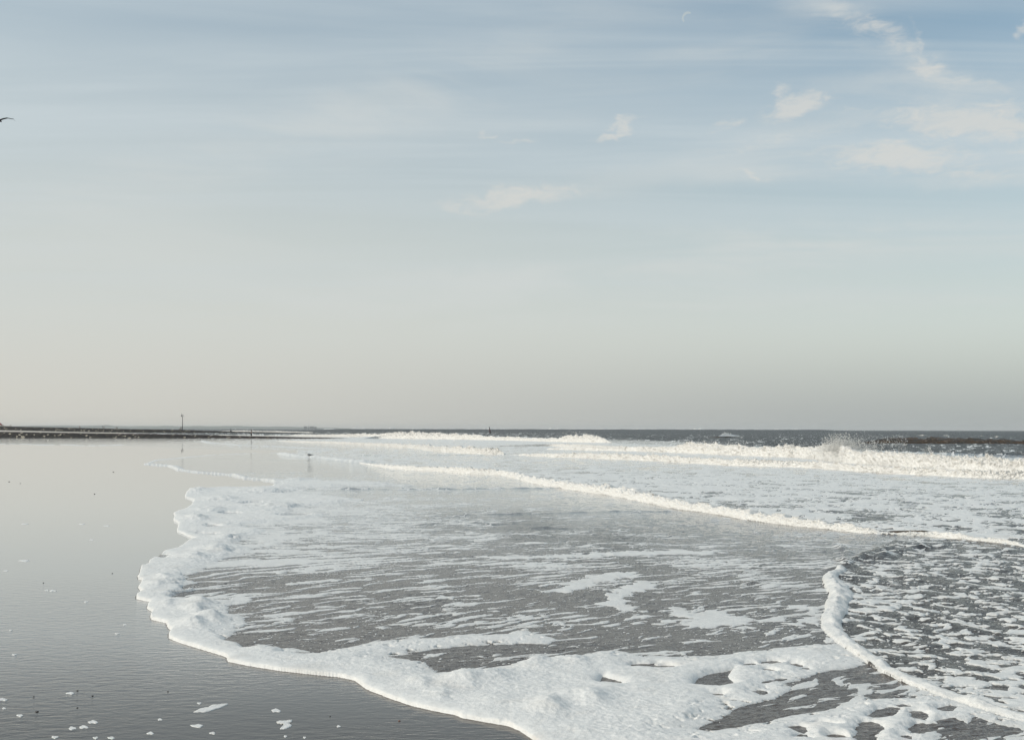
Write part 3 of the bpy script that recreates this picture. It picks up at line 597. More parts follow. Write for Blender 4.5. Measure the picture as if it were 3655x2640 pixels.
breaker([(1966,1592),(2030,1599),(2082,1604),(2200,1607),(2276,1609),(2453,1614),(2629,1622),(2770,1627),(2875,1630),(2951,1640),(3026,1649),(3120,1654),(3177,1659),(3328,1667),(3478,1673),(3660,1679),(4300,1720)],
 [(1966,2),(2082,13),(2206,18),(2347,18),(2400,24),(2450,38),(2523,38),(2629,36),(2700,34),(2788,42),(2830,44),(2860,36),(2913,48),(2951,58),(2978,62),(3005,52),(3026,48),(3102,48),(3215,50),(3290,52),(3365,48),(3478,50),(3527,54),(3600,48),(4300,60)],
 M_WHITE, 'tallest white breaker on the right with a spray plume rising from its crest', group=G, seed=9.9, spikes=.4, step=1.8, rows=44, back=3.0, rough=.8)
breaker([(1300,1567),(1332,1566),(1465,1567),(1597,1568),(1729,1570),(1883,1573),(1972,1576),(2082,1577.5),(2188,1579)], [(1300,5),(1398,14),(1465,24),(1531,22),(1597,20),(1663,20),(1729,14),(1905,12),(1990,14),(2016,24),(2082,28),(2148,20),(2188,3)],
 M_WHITE, 'far white breaker right of the leaning channel marker', group=G, seed=2.2, spikes=.5)
breaker([(1030,1556),(1200,1559),(1420,1560),(1640,1561)], [(1030,3),(1150,6),(1290,11),(1350,10),(1400,16),(1470,19),(1520,16),(1560,15),(1620,6),(1640,3)], M_WHITE,
 'far white breaker left of the leaning channel marker', group=G, seed=12.2, spikes=.5)
breaker([(780,1543),(900,1545),(1060,1547),(1120,1548)], [(780,2),(860,5),(930,4),(1000,5),(1060,4),(1120,4)], M_WHITE, 'faint far wave behind the tip of the rear groyne', group=G, seed=14., spikes=.5)
breaker([(1680,1566.5),(1780,1556),(1860,1551),(2000,1551)], [(1680,1),(1700,3),(1800,2),(2000,1)], M_WHITE, 'low whitecap under the leaning channel marker', group=G, seed=15., spikes=.3)
breaker([(1740,1593),(1990,1592),(2200,1599)], [(1740,1),(1990,9),(2100,10),(2200,8)], M_WHITE, 'small churned wave left end of the splashing breaker', group=G, seed=16.)
breaker([(1950,1603),(2000,1604),(2100,1606),(2240,1608)], [(1950,4),(2100,12),(2240,12)], M_WHITE, 'short foaming wave between two longer fronts in the middle', group=G, seed=17.)
breaker([(2562,1557),(2585,1556),(2620,1555),(2645,1554)], [(2562,3),(2582,15),(2600,9),(2620,6),(2645,2)], M_WHITE, 'lone white crest breaking out in the dark sea', group=G, seed=18., spikes=.8, step=.8)

def brown_mat():
    m, t = new_mat('swell'); b = t.n('ShaderNodeBsdfPrincipled'); out = t.n('ShaderNodeOutputMaterial')
    g = t.n('ShaderNodeNewGeometry'); P = g.outputs['Position']
    n = t.noise(t.mapping(P, rot=(0, 0, R(-30)), scale=(.5, 1.2, 3)), 1.1, 5, .6)
    t.put(b.inputs['Base Color'], t.mix(t.mr(n, .35, .65), (0.125, 0.075, 0.038, 1), (0.09, 0.085, 0.075, 1))); b.inputs['Roughness'].default_value = 0.16; b.inputs['IOR'].default_value = 1.45
    r = t.noise(t.mapping(P, rot=(0, 0, R(-30)), scale=(.6, 1.5, 1)), 1.2, 6, .6, .4); r2 = t.noise(P, 6, 4, .6)
    bumpchain(t, [(r, 1.6, 1.0), (r2, 0.15, .8)], b); t.t.links.new(b.outputs[0], out.inputs[0]); return m
M_SWELL = brown_mat()
breaker([(3000,1583),(3400,1582),(3660,1581.5),(4300,1581)], [(3000,1),(3100,14),(3144,26),(3200,28),(3289,32),(3404,30),(3549,28),(3660,21),(4300,10)], M_SWELL,
 'unbroken brown swell rearing up behind the white breaker at the right', name='swell_wave', rough=.19, lean=.8, back=6, spikes=0, seed=21., kfac=.82, hv=2.6)
breaker([(3110,1902), (3260,1905), (3430,1910)], [(3110,1),(3190,13),(3300,17),(3430,2)], M_SWELL, 'small brown curl of water showing in the gap of the near roller', name='swell_wave', rough=.25, lean=.7, back=4, spikes=0, seed=41.)
breaker([(2480,1560),(2570,1562),(2655,1559)], [(2480,1),(2550,6),(2600,8),(2655,2)], M_SWELL, 'small brown swell under the lone white crest', name='swell_wave', rough=.1, lean=.8, back=5, spikes=0, seed=22.)
for k, (a, b_, y, hh) in enumerate([(3255,3340,1550.5,4), (3365,3400,1550,3.4), (3490,3520,1551,3), (3540,3582,1554.5,5.5)]):
    breaker([(a, y), ((a+b_)/2, y+.5), (b_, y)], [(a,1),((a+b_)/2,hh),(b_,1)], M_WHITE, ['white froth at the left end of the brown swell crest','little white curl left of centre on the brown swell crest','faint white fleck right of centre on the brown swell crest','brightest white cap near the right end of the brown swell'][k],
            name='whitecap', group='whitecaps on the dark sea', seed=30.+k, step=.8, spikes=.6)

# spray droplets over the breaker
def spray():
    vs, fs = [], []
    def drop(p, r):
        k = len(vs); 
        for d in ((1,0,0),(-1,0,0),(0,1,0),(0,-1,0),(0,0,1),(0,0,-1)): vs.append((p[0]+d[0]*r*random.uniform(.7,1.3), p[1]+d[1]*r, p[2]+d[2]*r*random.uniform(.7,1.5)))
        for f in ((0,2,4),(2,1,4),(1,3,4),(3,0,4),(2,0,5),(1,2,5),(3,1,5),(0,3,5)): fs.append(tuple(k+i for i in f))
    def cloud(n, fx, fy, Y, rmin, rmax):
        for _ in range(n):
            px, py = fx(), fy(); p = atY(px, py, Y+random.uniform(-3, 3))
            if p.z > 0.15: drop(p, random.uniform(rmin, rmax)*(0.5+random.random()**3))
    Y0 = CAMZ*F_/(1645-hor(3000))
    for _ in range(4200):      # plume
        s = random.random()**1.6; px = random.gauss(2985+s*70, 22+s*40); py = 1610-abs(random.gauss(0, 22))*(1.2-s*.4)-4
        p = atY(px, py, Y0+random.uniform(0, 4)); drop(p, random.uniform(.010, .042))
    cloud(700, lambda: random.uniform(2980, 3240), lambda: random.gauss(1578, 17), Y0+2, .014, .042)
    for (a, b_, y, n) in ((2400,2560,1578,60),(2600,2700,1580,40),(2760,2900,1582,60),(2770,2800,1574,20),(3180,3260,1606,40),(3290,3330,1606,60),(3350,3400,1612,50),(3450,3660,1620,60),(2000,2120,1547,60),(3310,3322,1598,60)):
        cloud(n, lambda: random.uniform(a, b_), lambda: y-abs(random.gauss(0, 6)), CAMZ*F_/(1650-1528), .012, .036)
    o = mesh_obj('sea_spray', vs, fs, M_WHITE, smooth=True)
    tag(o, 'fine white spray drops thrown above the tall breaker', 'spray', kind='stuff')
spray()

# whitecaps far out on the bar, seen along the horizon
ORD = 'first second third fourth fifth sixth seventh eighth ninth tenth eleventh twelfth thirteenth fourteenth fifteenth sixteenth seventeenth eighteenth nineteenth twentieth twenty-first twenty-second twenty-third twenty-fourth'.split()
for k in range(24):
    px = 1190+k*72+random.uniform(-25, 25); w = random.uniform(12, 45); n = int(w*2.2); Yh = 903.; kk = Yh/F_
    xs = np.linspace(px-w, px+w, n); e = np.sin(np.linspace(0, np.pi, n))**.5; am = random.choice([1.2, 1.8, 2.4, 3.6])
    top = 2.6+e*kk*am*np.clip(.45+1.3*n2(xs*.13+k, xs*0+.5)+.6*n2(xs*.4, xs*0+k), .05, 2.0)-(.35 if px > 2950 else 0); v, f = [], []
    for i in range(n):
        X = (xs[i]-1827.5)/F_*Yh; v += [(X, Yh-3, 2.0), (X, Yh-1, 2.0+(top[i]-2.0)*.7), (X, Yh, top[i]), (X, Yh+4, 1.8)]
    for i in range(n-1):
        for j in range(3): f.append((i*4+j, (i+1)*4+j, (i+1)*4+j+1, i*4+j+1))
    f += [(0, 1, 2, 3), (4*n-1, 4*n-2, 4*n-3, 4*n-4)]
    o = mesh_obj('whitecap', v, f, M_WHITE); tag(o, 'thin white crest of surf on the horizon, %s from the left of the row' % ORD[k], 'wave', 'crests of surf along the horizon')
def bar_swell():                   # the dark back of the sea under those crests
    n = 240; xs = np.linspace(900, 4200, n); v = []; f = []
    for i in range(n):
        X = (xs[i]-1827.5)/F_*880; e = sstep(900, 1250, xs[i])*(1-sstep(2950, 3150, xs[i])); z = 0.02+2.45*e+.12*n2(np.array([i*.35]), np.array([1.]))[0]*e
        v += [(X, 700, -.05), (X, 820, z*.55), (X, 905, z), (X, 1000, z*.5), (X, 1200, -.05)]
    for i in range(n-1):
        for j in range(4): f.append((i*5+j, (i+1)*5+j, (i+1)*5+j+1, i*5+j+1))
    o = mesh_obj('swell_wave', v, f, M_WATER); tag(o, 'long dark swell far out beneath the row of tiny whitecaps at the horizon', 'wave')
    attr(o, 'chop', np.full(len(v), 1.2)); attr(o, 'film', np.zeros(len(v))); attr(o, 'shallow', np.zeros(len(v)))
bar_swell()

# ------------------------------------------------------------------ foam patches and pebbles on the wet sand
def patch(px, py, rx, ry, label, poly=None, seed=0):
    c = at(px, py); m = 40; v = [(0, 0, .009)]
    if poly is None:
        pts = [(px+rx*math.cos(a)*(1+.22*n2(np.array([math.cos(a)*1.7+seed*3.1]), np.array([math.sin(a)*1.7]))[0]*1.5), py+ry*math.sin(a)*(1+.3*math.sin(3*a+seed))) for a in np.linspace(0, 2*math.pi, m, endpoint=False)]
    else:
        pts = []; L = len(poly)
        for i in range(L):
            a, b_ = poly[i], poly[(i+1) % L]
            for k in range(5): s = k/5; pts.append((a[0]+(b_[0]-a[0])*s+random.uniform(-1.2, 1.2), a[1]+(b_[1]-a[1])*s+random.uniform(-.8, .8)))
    m = len(pts); cx = sum(p[0] for p in pts)/m; cy = sum(p[1] for p in pts)/m; c = at(cx, cy); hh = min(.005, .0015+rx*.0001)
    v = [(0, 0, hh)]
    g = [at(*p)-c for p in pts]
    for s, z in ((1.0, 0.0), (.96, hh*.6), (.8, hh), (.4, hh*1.1)):
        for p in g: v.append((p.x*s, p.y*s, z+(.0015*random.random() if z else -0.002)))
    f = [tuple(1+3*m+i for i in ((k), (k+1) % m))+(0,) for k in range(m)]
    for r in range(3): f += [(1+r*m+k, 1+r*m+(k+1) % m, 1+(r+1)*m+(k+1) % m, 1+(r+1)*m+k) for k in range(m)]
    o = mesh_obj('foam_patch', v, f, M_FOAM, loc=c); tag(o, label, 'foam', 'foam patches left on the wet sand')
PAT = [(10,2502,18,4.5,'white foam scrap cut by the left edge, above the dark pebble'),(17,2533,7,3,'tiny foam dot near the left edge below the cut foam scrap'),(40,2254,6,2,'tiny foam fleck highest near the left edge of the near sand'),
 (53,2341,8,2.5,'small thin foam fleck near the left edge of the near sand, mid height'),(73,2558,11,4,'small foam dab left below the dark pebble'),(252,2478,14,4,'lone thin foam strip above the trio of dabs'),
 (334,2581,17,5.5,'rightmost and highest foam dab of the slanting trio'),(302,2599,17,5,'middle foam dab of the slanting trio'),(261,2603,14,5.5,'leftmost foam dab of the slanting trio'),(198,2635,12,4.5,'foam dab at the bottom edge left of the trio'),
 (343,2637,9,4,'foam dot at the bottom edge, left one of a close pair'),(398,2637,13,4,'foam dot at the bottom edge, right one of a close pair'),(539,2620,12,4.5,'lone foam dab near the bottom edge below the long streak'),
 (573,2571,8,3.5,'small foam dot left below the long slanting streak'),(447,2233,7,2.3,'tiny foam fleck just left of the scalloped foam edge'),(420,2265,9,2,'faint foam fleck left of the scalloped foam edge, lower one'),
 (713,2512,8,3,'tiny foam dot directly above the long slanting streak'),(704,2593,21,5.5,'oblong foam patch directly below the long slanting streak'),(760,2619,11,4,'small foam dab below right of the oblong patch'),
 (987,2538,17,6,'slanted foam dab above the forked patch'),(1211,2593,7,3.5,'small foam dot right of the forked patch'),(1021,2629,6,3.5,'foam dot under the forked patch'),(1089,2633,5,3.5,'foam dot at the bottom right of the forked patch'),
 (88,2006,19,3,'longest thin foam strip on the far left sand'),(21,2042,9,2,'thin foam strip by the left edge below the longest one'),(168,2111,7,2,'left of two foam flecks side by side on the mid sand'),(190,2113,12,2.8,'right of two foam flecks side by side on the mid sand'),
 (309,2152,8,2.5,'single foam fleck midway between sand edge and scalloped foam'),(90,1875,13,1.6,'far thin foam line on the sand at the left'),(293,1875,11,1.6,'far thin foam line on the sand, middle one'),(381,1881,10,1.8,'far thin foam line nearest to the foam edge'),(327,1931,7,1.6,'far small foam fleck below the thin foam lines')]
for k, (x, y, a, b_, l) in enumerate(PAT): patch(x, y, a, b_, l, seed=k)
patch(750, 2530, 60, 15, 'long slanting foam streak on the wet sand, largest of all the patches', [(689,2545),(710,2534),(728,2529),(742,2527),(760,2518),(790,2515),(816,2512),(814,2518),(790,2527),(773,2533),(750,2541),(733,2544)])
patch(1017, 2587, 30, 15, 'forked foam patch on the wet sand, notched at its left', [(988,2578),(1000,2573),(1020,2573),(1046,2569),(1043,2578),(1036,2583),(1044,2589),(1040,2595),(1020,2603),(1001,2604),(1008,2596),(1018,2589),(1010,2585),(992,2584)])
M_PEB = simple_mat('pebble', (.045, .04, .037), .5, .3, 30); M_SHELL = simple_mat('shell', (.22, .09, .05), .5, .3, 30)
def pebble(px, py, r, label, mat, cat='pebble', nm='pebble'):
    c = at(px, py); rr = r*.6*c.y/F_; v, f = [], []; nr, ns = 6, 10
    for i in range(nr+1):
        th = math.pi*i/nr
        for j in range(ns):
            a = 2*math.pi*j/ns; k = 1+.25*math.sin(2*a+px)+.12*math.sin(5*th+a)
            v.append((rr*1.3*math.sin(th)*math.cos(a)*k, rr*math.sin(th)*math.sin(a)*k, rr*.65*math.cos(th)+rr*.3))
    for i in range(nr):
        for j in range(ns): f.append((i*ns+j, i*ns+(j+1) % ns, (i+1)*ns+(j+1) % ns, (i+1)*ns+j))
    tag(mesh_obj(nm, v, f, mat, loc=c), label, cat, 'pebbles and shells on the wet sand')
for a in [(134,2545,7,'largest dark pebble, near the left edge above a foam dab'),(122,2491,4,'small dark pebble above the largest one'),(332,2488,5,'dark pebble right of the lone thin foam strip'),(278,2469,4,'pale small pebble just above the thin foam strip'),
 (278,2530,4,'flat dark pebble between the thin strip and the trio of dabs'),(601,2471,4,'small dark pebble above and left of the long foam streak'),(338,1768,3.4,'dark speck of pebble on the far left sand'),(33,1725,3,'dark speck of pebble by the left edge of the far sand'),
 (402,2051,3,'dark pebble left of the scalloped foam on the mid sand'),(156,2085,3.2,'dark pebble above the two side by side foam flecks'),(405,1689,3,'farthest dark pebble left of the thin foam tongue'),(1180,2558,4,'small dark pebble right below the foam edge'),(73,1731,2.6,'tiny dark pebble right of the one by the left edge')]:
    pebble(a[0], a[1], a[2], a[3], M_PEB)
pebble(1427, 2573, 5, 'reddish brown shell on the wet sand below the foam edge', M_SHELL, 'shell', 'shell')

# ------------------------------------------------------------------ groynes, beach, hills
def groyne_mat(name, rust):
    m, t = new_mat(name); b = t.n('ShaderNodeBsdfPrincipled'); out = t.n('ShaderNodeOutputMaterial')
    g = t.n('ShaderNodeNewGeometry'); P = g.outputs['Position']
    vo = t.n('ShaderNodeTexVoronoi'); t.put(vo.inputs['Vector'], t.mapping(P, scale=(1, 1, 1.6))); vo.inputs['Scale'].default_value = 1.7
    bw = t.n('ShaderNodeSeparateColor'); t.put(bw.inputs[0], vo.outputs['Color'])
    c = t.mix(t.mr(bw.outputs[0], .3, .95), (.004, .003, .003, 1), (.032, .027, .019, 1))
    c = t.mix(t.mr(bw.outputs[1], .93, .97), c, (.40, .36, .28, 1))
    sp = t.n('ShaderNodeSeparateXYZ'); t.put(sp.inputs[0], g.outputs['Normal'])
    c = t.mix(t.m('MULTIPLY', t.mr(sp.outputs[2], .86, .99), rust), c, (.034, .013, .006, 1))
    t.put(b.inputs['Base Color'], c); b.inputs['Roughness'].default_value = .75
    t.t.links.new(b.outputs[0], out.inputs[0]); return m
def groyne(pts, depth, name_label, mat, stones, seed):
    # pts: px, y_top, y_bottom ; Y of the near foot ; z foot
    P = np.array(pts, float); n = stones; px = np.linspace(P[0, 0], P[-1, 0], n)
    yt = np.interp(px, P[:, 0], P[:, 1]); Y = np.interp(px, P[:, 0], P[:, 2]); zb = np.interp(px, P[:, 0], P[:, 3])
    v, f = [], []; rows = [(-.1, 0), (.15, .25), (.35, .5), (.55, .75), (.8, .93), (1.0, 1.0), (1.5, 1.0), (2.1, 1.0), (2.6, .9), (3.4, .5), (4.2, -.05)]
    for i in range(n):
        X = (px[i]-1827.5)/F_*Y[i]; zt = zat(yt[i], px[i], Y[i]+depth)
        for j, (d, z) in enumerate(rows):
            s = .20*min(1, zt+.2)
            r = (random.random()-.5)*s
            v.append((X+random.uniform(-.2, .2), Y[i]+d*depth+r*1.2, max(zb[i]+(zt-zb[i])*z+(r*.8 if 0 < j < 5 else r*.35), -.1)))
    R_ = len(rows)
    for i in range(n-1):
        for j in range(R_-1): f.append((i*R_+j, (i+1)*R_+j, (i+1)*R_+j+1, i*R_+j+1))
    root = empty('stone_groyne', (0, 0, 0), name_label, 'groyne', 'stone groynes running into the sea')
    mesh_obj('rubble_stones', v, f, mat, parent=root, smooth=False)
    return root
MG1 = groyne_mat('weedy_stone', .7); MG2 = groyne_mat('dark_stone', .15)
groyne([(-900,1541,302,0),(0,1547,302,0),(300,1551,300,0),(600,1554,297,0),(850,1558.6,296,0),(1000,1561.2,295,0),(1050,1562.4,294,0),(1150,1563.6,293,0),(1224,1565.5,293,0)], 2.0,
       'nearer dark stone groyne with rusty weed along its top and a gull on it', MG1, 1100, 1)
groyne([(-900,1514,600,2.4),(0,1527,600,1.45),(60,1528.5,600,1.35),(300,1532.6,600,.55),(440,1535.4,600,.25),(640,1537.5,600,0),(760,1541.6,600,0),(900,1544,600,0),(1000,1545.5,600,0),(1120,1547.3,600,0)], 3.5,
       'farther stone groyne with the beacon pole standing on it', MG2, 900, 2)
M_DRY = simple_mat('pale_sand', (.50, .46, .40), .9, .08, .05)
def beach():                       # pale sand rising between and beyond the groynes on the left
    v, f = [], []; xs = np.linspace(-1200, 900, 60); ys = [318, 420, 560, 600, 640]
    for x in xs:
        for k, Y in enumerate(ys):
            e = np.interp(x, [-1200, 0, 300, 520, 760], [2.9, 1.45, .5, .16, 0])*np.interp(Y, [318, 560], [.25, 1]); v.append(((x-1827.5)/F_*Y, Y, e+.015 if e > .02 else -.02))
    m = len(ys)
    for i in range(len(xs)-1):
        for j in range(m-1): f.append((i*m+j, (i+1)*m+j, (i+1)*m+j+1, i*m+j+1))
    tag(mesh_obj('beach', v, f, M_DRY), kind='structure')
    v, f = [], []; xs = np.linspace(-900, 120, 80)      # low dune behind the far groyne at the left edge
    for x in xs:
        zt = zat(np.interp(x, [-900, 0, 14, 30, 42, 60, 120], [1505, 1522, 1524, 1525.4, 1528.3, 1529.5, 1533]), x, 660)
        for (Y, s) in ((620, 0), (640, .75), (660, 1), (700, .8), (760, 0)): v.append(((x-1827.5)/F_*Y, Y, zt*s+.1*s*random.random()))
    for i in range(len(xs)-1):
        for j in range(4): f.append((i*5+j, (i+1)*5+j, (i+1)*5+j+1, i*5+j+1))
    tag(mesh_obj('dune', v, f, M_DRY), kind='structure')
beach()
M_HILL = simple_mat('far_dunes', (.22, .23, .20), .95, .2, .003)
def hills():
    D = 11000.; prof = [(-1500,1526),(-200,1526),(55,1527),(100,1525.5),(150,1524.6),(190,1524),(226,1523.3),(300,1524.6),(325,1523.4),(350,1523.4),(375,1521.2),(395,1523),(410,1525),(440,1525.3),(470,1525.5),
      (500,1524.6),(560,1524.6),(590,1523.2),(640,1524.8),(715,1523.2),(740,1524.6),(800,1523.5),(850,1522.8),(900,1524.5),(950,1525.2),(1000,1524.4),(1060,1525.6),(1140,1528),(1200,1528.6),(1260,1531.6)]
    P = np.array(prof); xs = np.arange(-1500, 1262, 4.); v, f = [], []
    for x in xs:
        zt = zat(np.interp(x, P[:, 0], P[:, 1])+.5*float(n2(np.array([x/26.]), np.array([.3]))[0]), x, D)
        for (dy, s) in ((-260, -.05), (-120, .6), (0, 1), (200, .8), (700, -.05)):
            v.append(((x-1827.5)/F_*(D+dy), D+dy, max(zt, 0)*s))
    for i in range(len(xs)-1):
        for j in range(4): f.append((i*5+j, (i+1)*5+j, (i+1)*5+j+1, i*5+j+1))
    tag(mesh_obj('hills', v, f, M_HILL), kind='structure')
hills()

def boxv(cx, cy, cz, sx, sy, sz, v, f, taper=1.0):
    k = len(v)
    for z, t in ((0, 1), (1, taper)):
        for a, b_ in ((-1, -1), (1, -1), (1, 1), (-1, 1)): v.append((cx+a*sx/2*t, cy+b_*sy/2*t, cz+z*sz))
    f += [(k, k+3, k+2, k+1), (k+4, k+5, k+6, k+7)]+[(k+i, k+(i+1) % 4, k+4+(i+1) % 4, k+4+i) for i in range(4)]
M_BLD = simple_mat('far_building', (.16, .16, .15), .9, .15, .01)
def building(px0, px1, ytop, label, name, roof=0.0):
    D = 10700.; x0 = (px0-1827.5)/F_*D; x1 = (px1-1827.5)/F_*D; h = zat(ytop, px0, D)
    root = empty(name, ((x0+x1)/2, D, 0), label, 'building' if 'tower' not in name else 'tower', 'hazy buildings of the far town')
    v, f = [], []; boxv(0, 0, 0, x1-x0, 18, h*(1-roof), v, f); mesh_obj('wall', v, f, M_BLD, parent=root, smooth=False)
    v, f = [], []; boxv(0, 0, h*(1-roof)+.01, (x1-x0)*1.03, 19, h*max(roof, .08), v, f, .35 if roof else .9); mesh_obj('roof', v, f, M_BLD, parent=root, smooth=False)
building(1085, 1096, 1524.3, 'long flat hazy building at the left of the far town', 'far_building')
building(1100.4, 1102.4, 1521.6, 'thin hazy tower, tallest point of the far town', 'tower', .15)
building(1106, 1113, 1524.2, 'low hazy building right of the far tower', 'far_building')
building(1114, 1121, 1523.0, 'hazy block with pointed roof, highest building right of the far tower', 'far_building', .3)
building(1122, 1130, 1524.6, 'hazy building at the right end of the far town', 'far_building', .3)
def tube(path, radii, v, f, seg=8):
    k0 = len(v); n = len(path)
    for i, p in enumerate(path):
        a = Vector(path[max(i-1, 0)]); b_ = Vector(path[min(i+1, n-1)]); d = (b_-a).normalized(); s = d.cross(Vector((0, 1, .01))).normalized() if abs(d.y) < .95 else Vector((1, 0, 0)); u = d.cross(s)
        r = radii[i] if hasattr(radii, '__len__') else radii
        for j in range(seg):
            an = 2*math.pi*j/seg; q = Vector(p)+s*r*math.cos(an)+u*r*math.sin(an); v.append(tuple(q))
    for i in range(n-1):
        for j in range(seg): f.append((k0+i*seg+j, k0+i*seg+(j+1) % seg, k0+(i+1)*seg+(j+1) % seg, k0+(i+1)*seg+j))
    f.append(tuple(k0+j for j in range(seg))[::-1]); f.append(tuple(k0+(n-1)*seg+j for j in range(seg)))
M_DARK = simple_mat('dark_metal', (.02, .02, .022), .5, .1); M_GREY = simple_mat('grey_metal', (.25, .26, .26), .5, .1); M_RED = simple_mat('red', (.30, .02, .02), .6, .1); M_WHT = simple_mat('white', (.7, .7, .68), .6, .05)
D2 = 603.
def beacon():
    b0 = atY(651.3, 1539, D2); root = empty('beacon_pole', b0, 'tall dark beacon pole with a small caged platform, on the far groyne', 'beacon'); pxm = D2/F_
    H = zat(1490, 651, D2)-b0.z
    v, f = [], []; tube([(0, 0, -.8), (0, 0, H*.5), (0, 0, H)], [.19, .16, .13], v, f); mesh_obj('pole', v, f, M_DARK, root)
    v, f = [], []; boxv(0.1, 0, H, 1.05, 1.0, .12, v, f); mesh_obj('platform', v, f, M_GREY, root, smooth=False)
    for y in (-.45, .45):
        v, f = [], []
        for x in (-.35, .0, .35, .6): tube([(x, y, H+.12), (x, y, H+1.0)], .025, v, f, 5)
        for z in (.55, 1.0): tube([(-.4, y, H+z), (.62, y, H+z)], .025, v, f, 5)
        mesh_obj('railing', v, f, M_GREY, root)
    v, f = [], []; tube([(-.35, 0, H+.1), (-.35, 0, H+.7), (-.38, 0, H+1.35)], [.2, .14, .16], v, f); mesh_obj('lamp', v, f, M_DARK, root)
    v, f = [], []; tube([(-.4, 0, H+1.3), (-.7, 0, H+2.2)], .03, v, f, 5); mesh_obj('antenna', v, f, M_GREY, root)
    v, f = [], []; tube([(-.75, 0, H+.15), (-.55, 0, H+.55)], [.18, .12], v, f); mesh_obj('horn', v, f, M_DARK, root)
beacon()
def marker():
    Y = 620.; b0 = atY(1749, 1537, Y); b0.z = 0; root = empty('channel_marker', b0, 'leaning dark channel marker sticking out of the sea at the horizon', 'buoy'); k = Y/F_
    h = zat(1535, 1749, Y)
    v, f = [], []; tube([(0, 0, -.2), (-.05, 0, h), (-.15*1, 0, h+4*k*.9)], [.42, .38, .28], v, f, 10); mesh_obj('float', v, f, simple_mat('marker_red', (.06, .02, .02), .5), root)
    v, f = [], []; tube([(-.15, 0, h+4*k*.9), (-.35, 0, h+9*k), (-.5, 0, h+13.2*k)], [.24, .2, .07], v, f, 8); mesh_obj('spar', v, f, M_DARK, root)
    b1 = atY(824, 1532.6, 700.); root = empty('buoy', (b1.x, b1.y, 0), 'tiny dark buoy on the far sea between the beacon pole and the walker', 'buoy')
    v, f = [], []; tube([(0, 0, -.3), (0, 0, .9), (0, 0, 1.3)], [.5, .6, .25], v, f); mesh_obj('float', v, f, M_DARK, root)
    v, f = [], []; tube([(0, 0, 1.3), (-.05, 0, b1.z+.45)], [.1, .06], v, f); mesh_obj('mast', v, f, M_DARK, root)
marker()

# ------------------------------------------------------------------ people
def skin(name, verts, edges, radii, mat, parent, sub=1):
    me = bpy.data.meshes.new(name); me.from_pydata(verts, edges, []); me.materials.append(mat)
    o = bpy.data.objects.new(name, me); C.objects.link(o); o.parent = parent
    md = o.modifiers.new('Skin', 'SKIN'); md.use_smooth_shade = True
    for i, r in enumerate(radii):
        r = r if hasattr(r, '__len__') else (r, r); me.skin_vertices[0].data[i].radius = r
    me.skin_vertices[0].data[0].use_root = True
    s = o.modifiers.new('Sub', 'SUBSURF'); s.levels = sub; s.render_levels = sub
    return o
M_SKIN = simple_mat('skin_tone', (.35, .2, .14), .6); M_NAVY = simple_mat('navy_cloth', (.015, .016, .022), .8, .2); M_PALE = simple_mat('pale_cloth', (.42, .42, .43), .8, .1); M_REDC = simple_mat('red_cloth', (.22, .03, .02), .8, .2); M_HAIR = simple_mat('dark_hair', (.03, .012, .01), .8, .2)
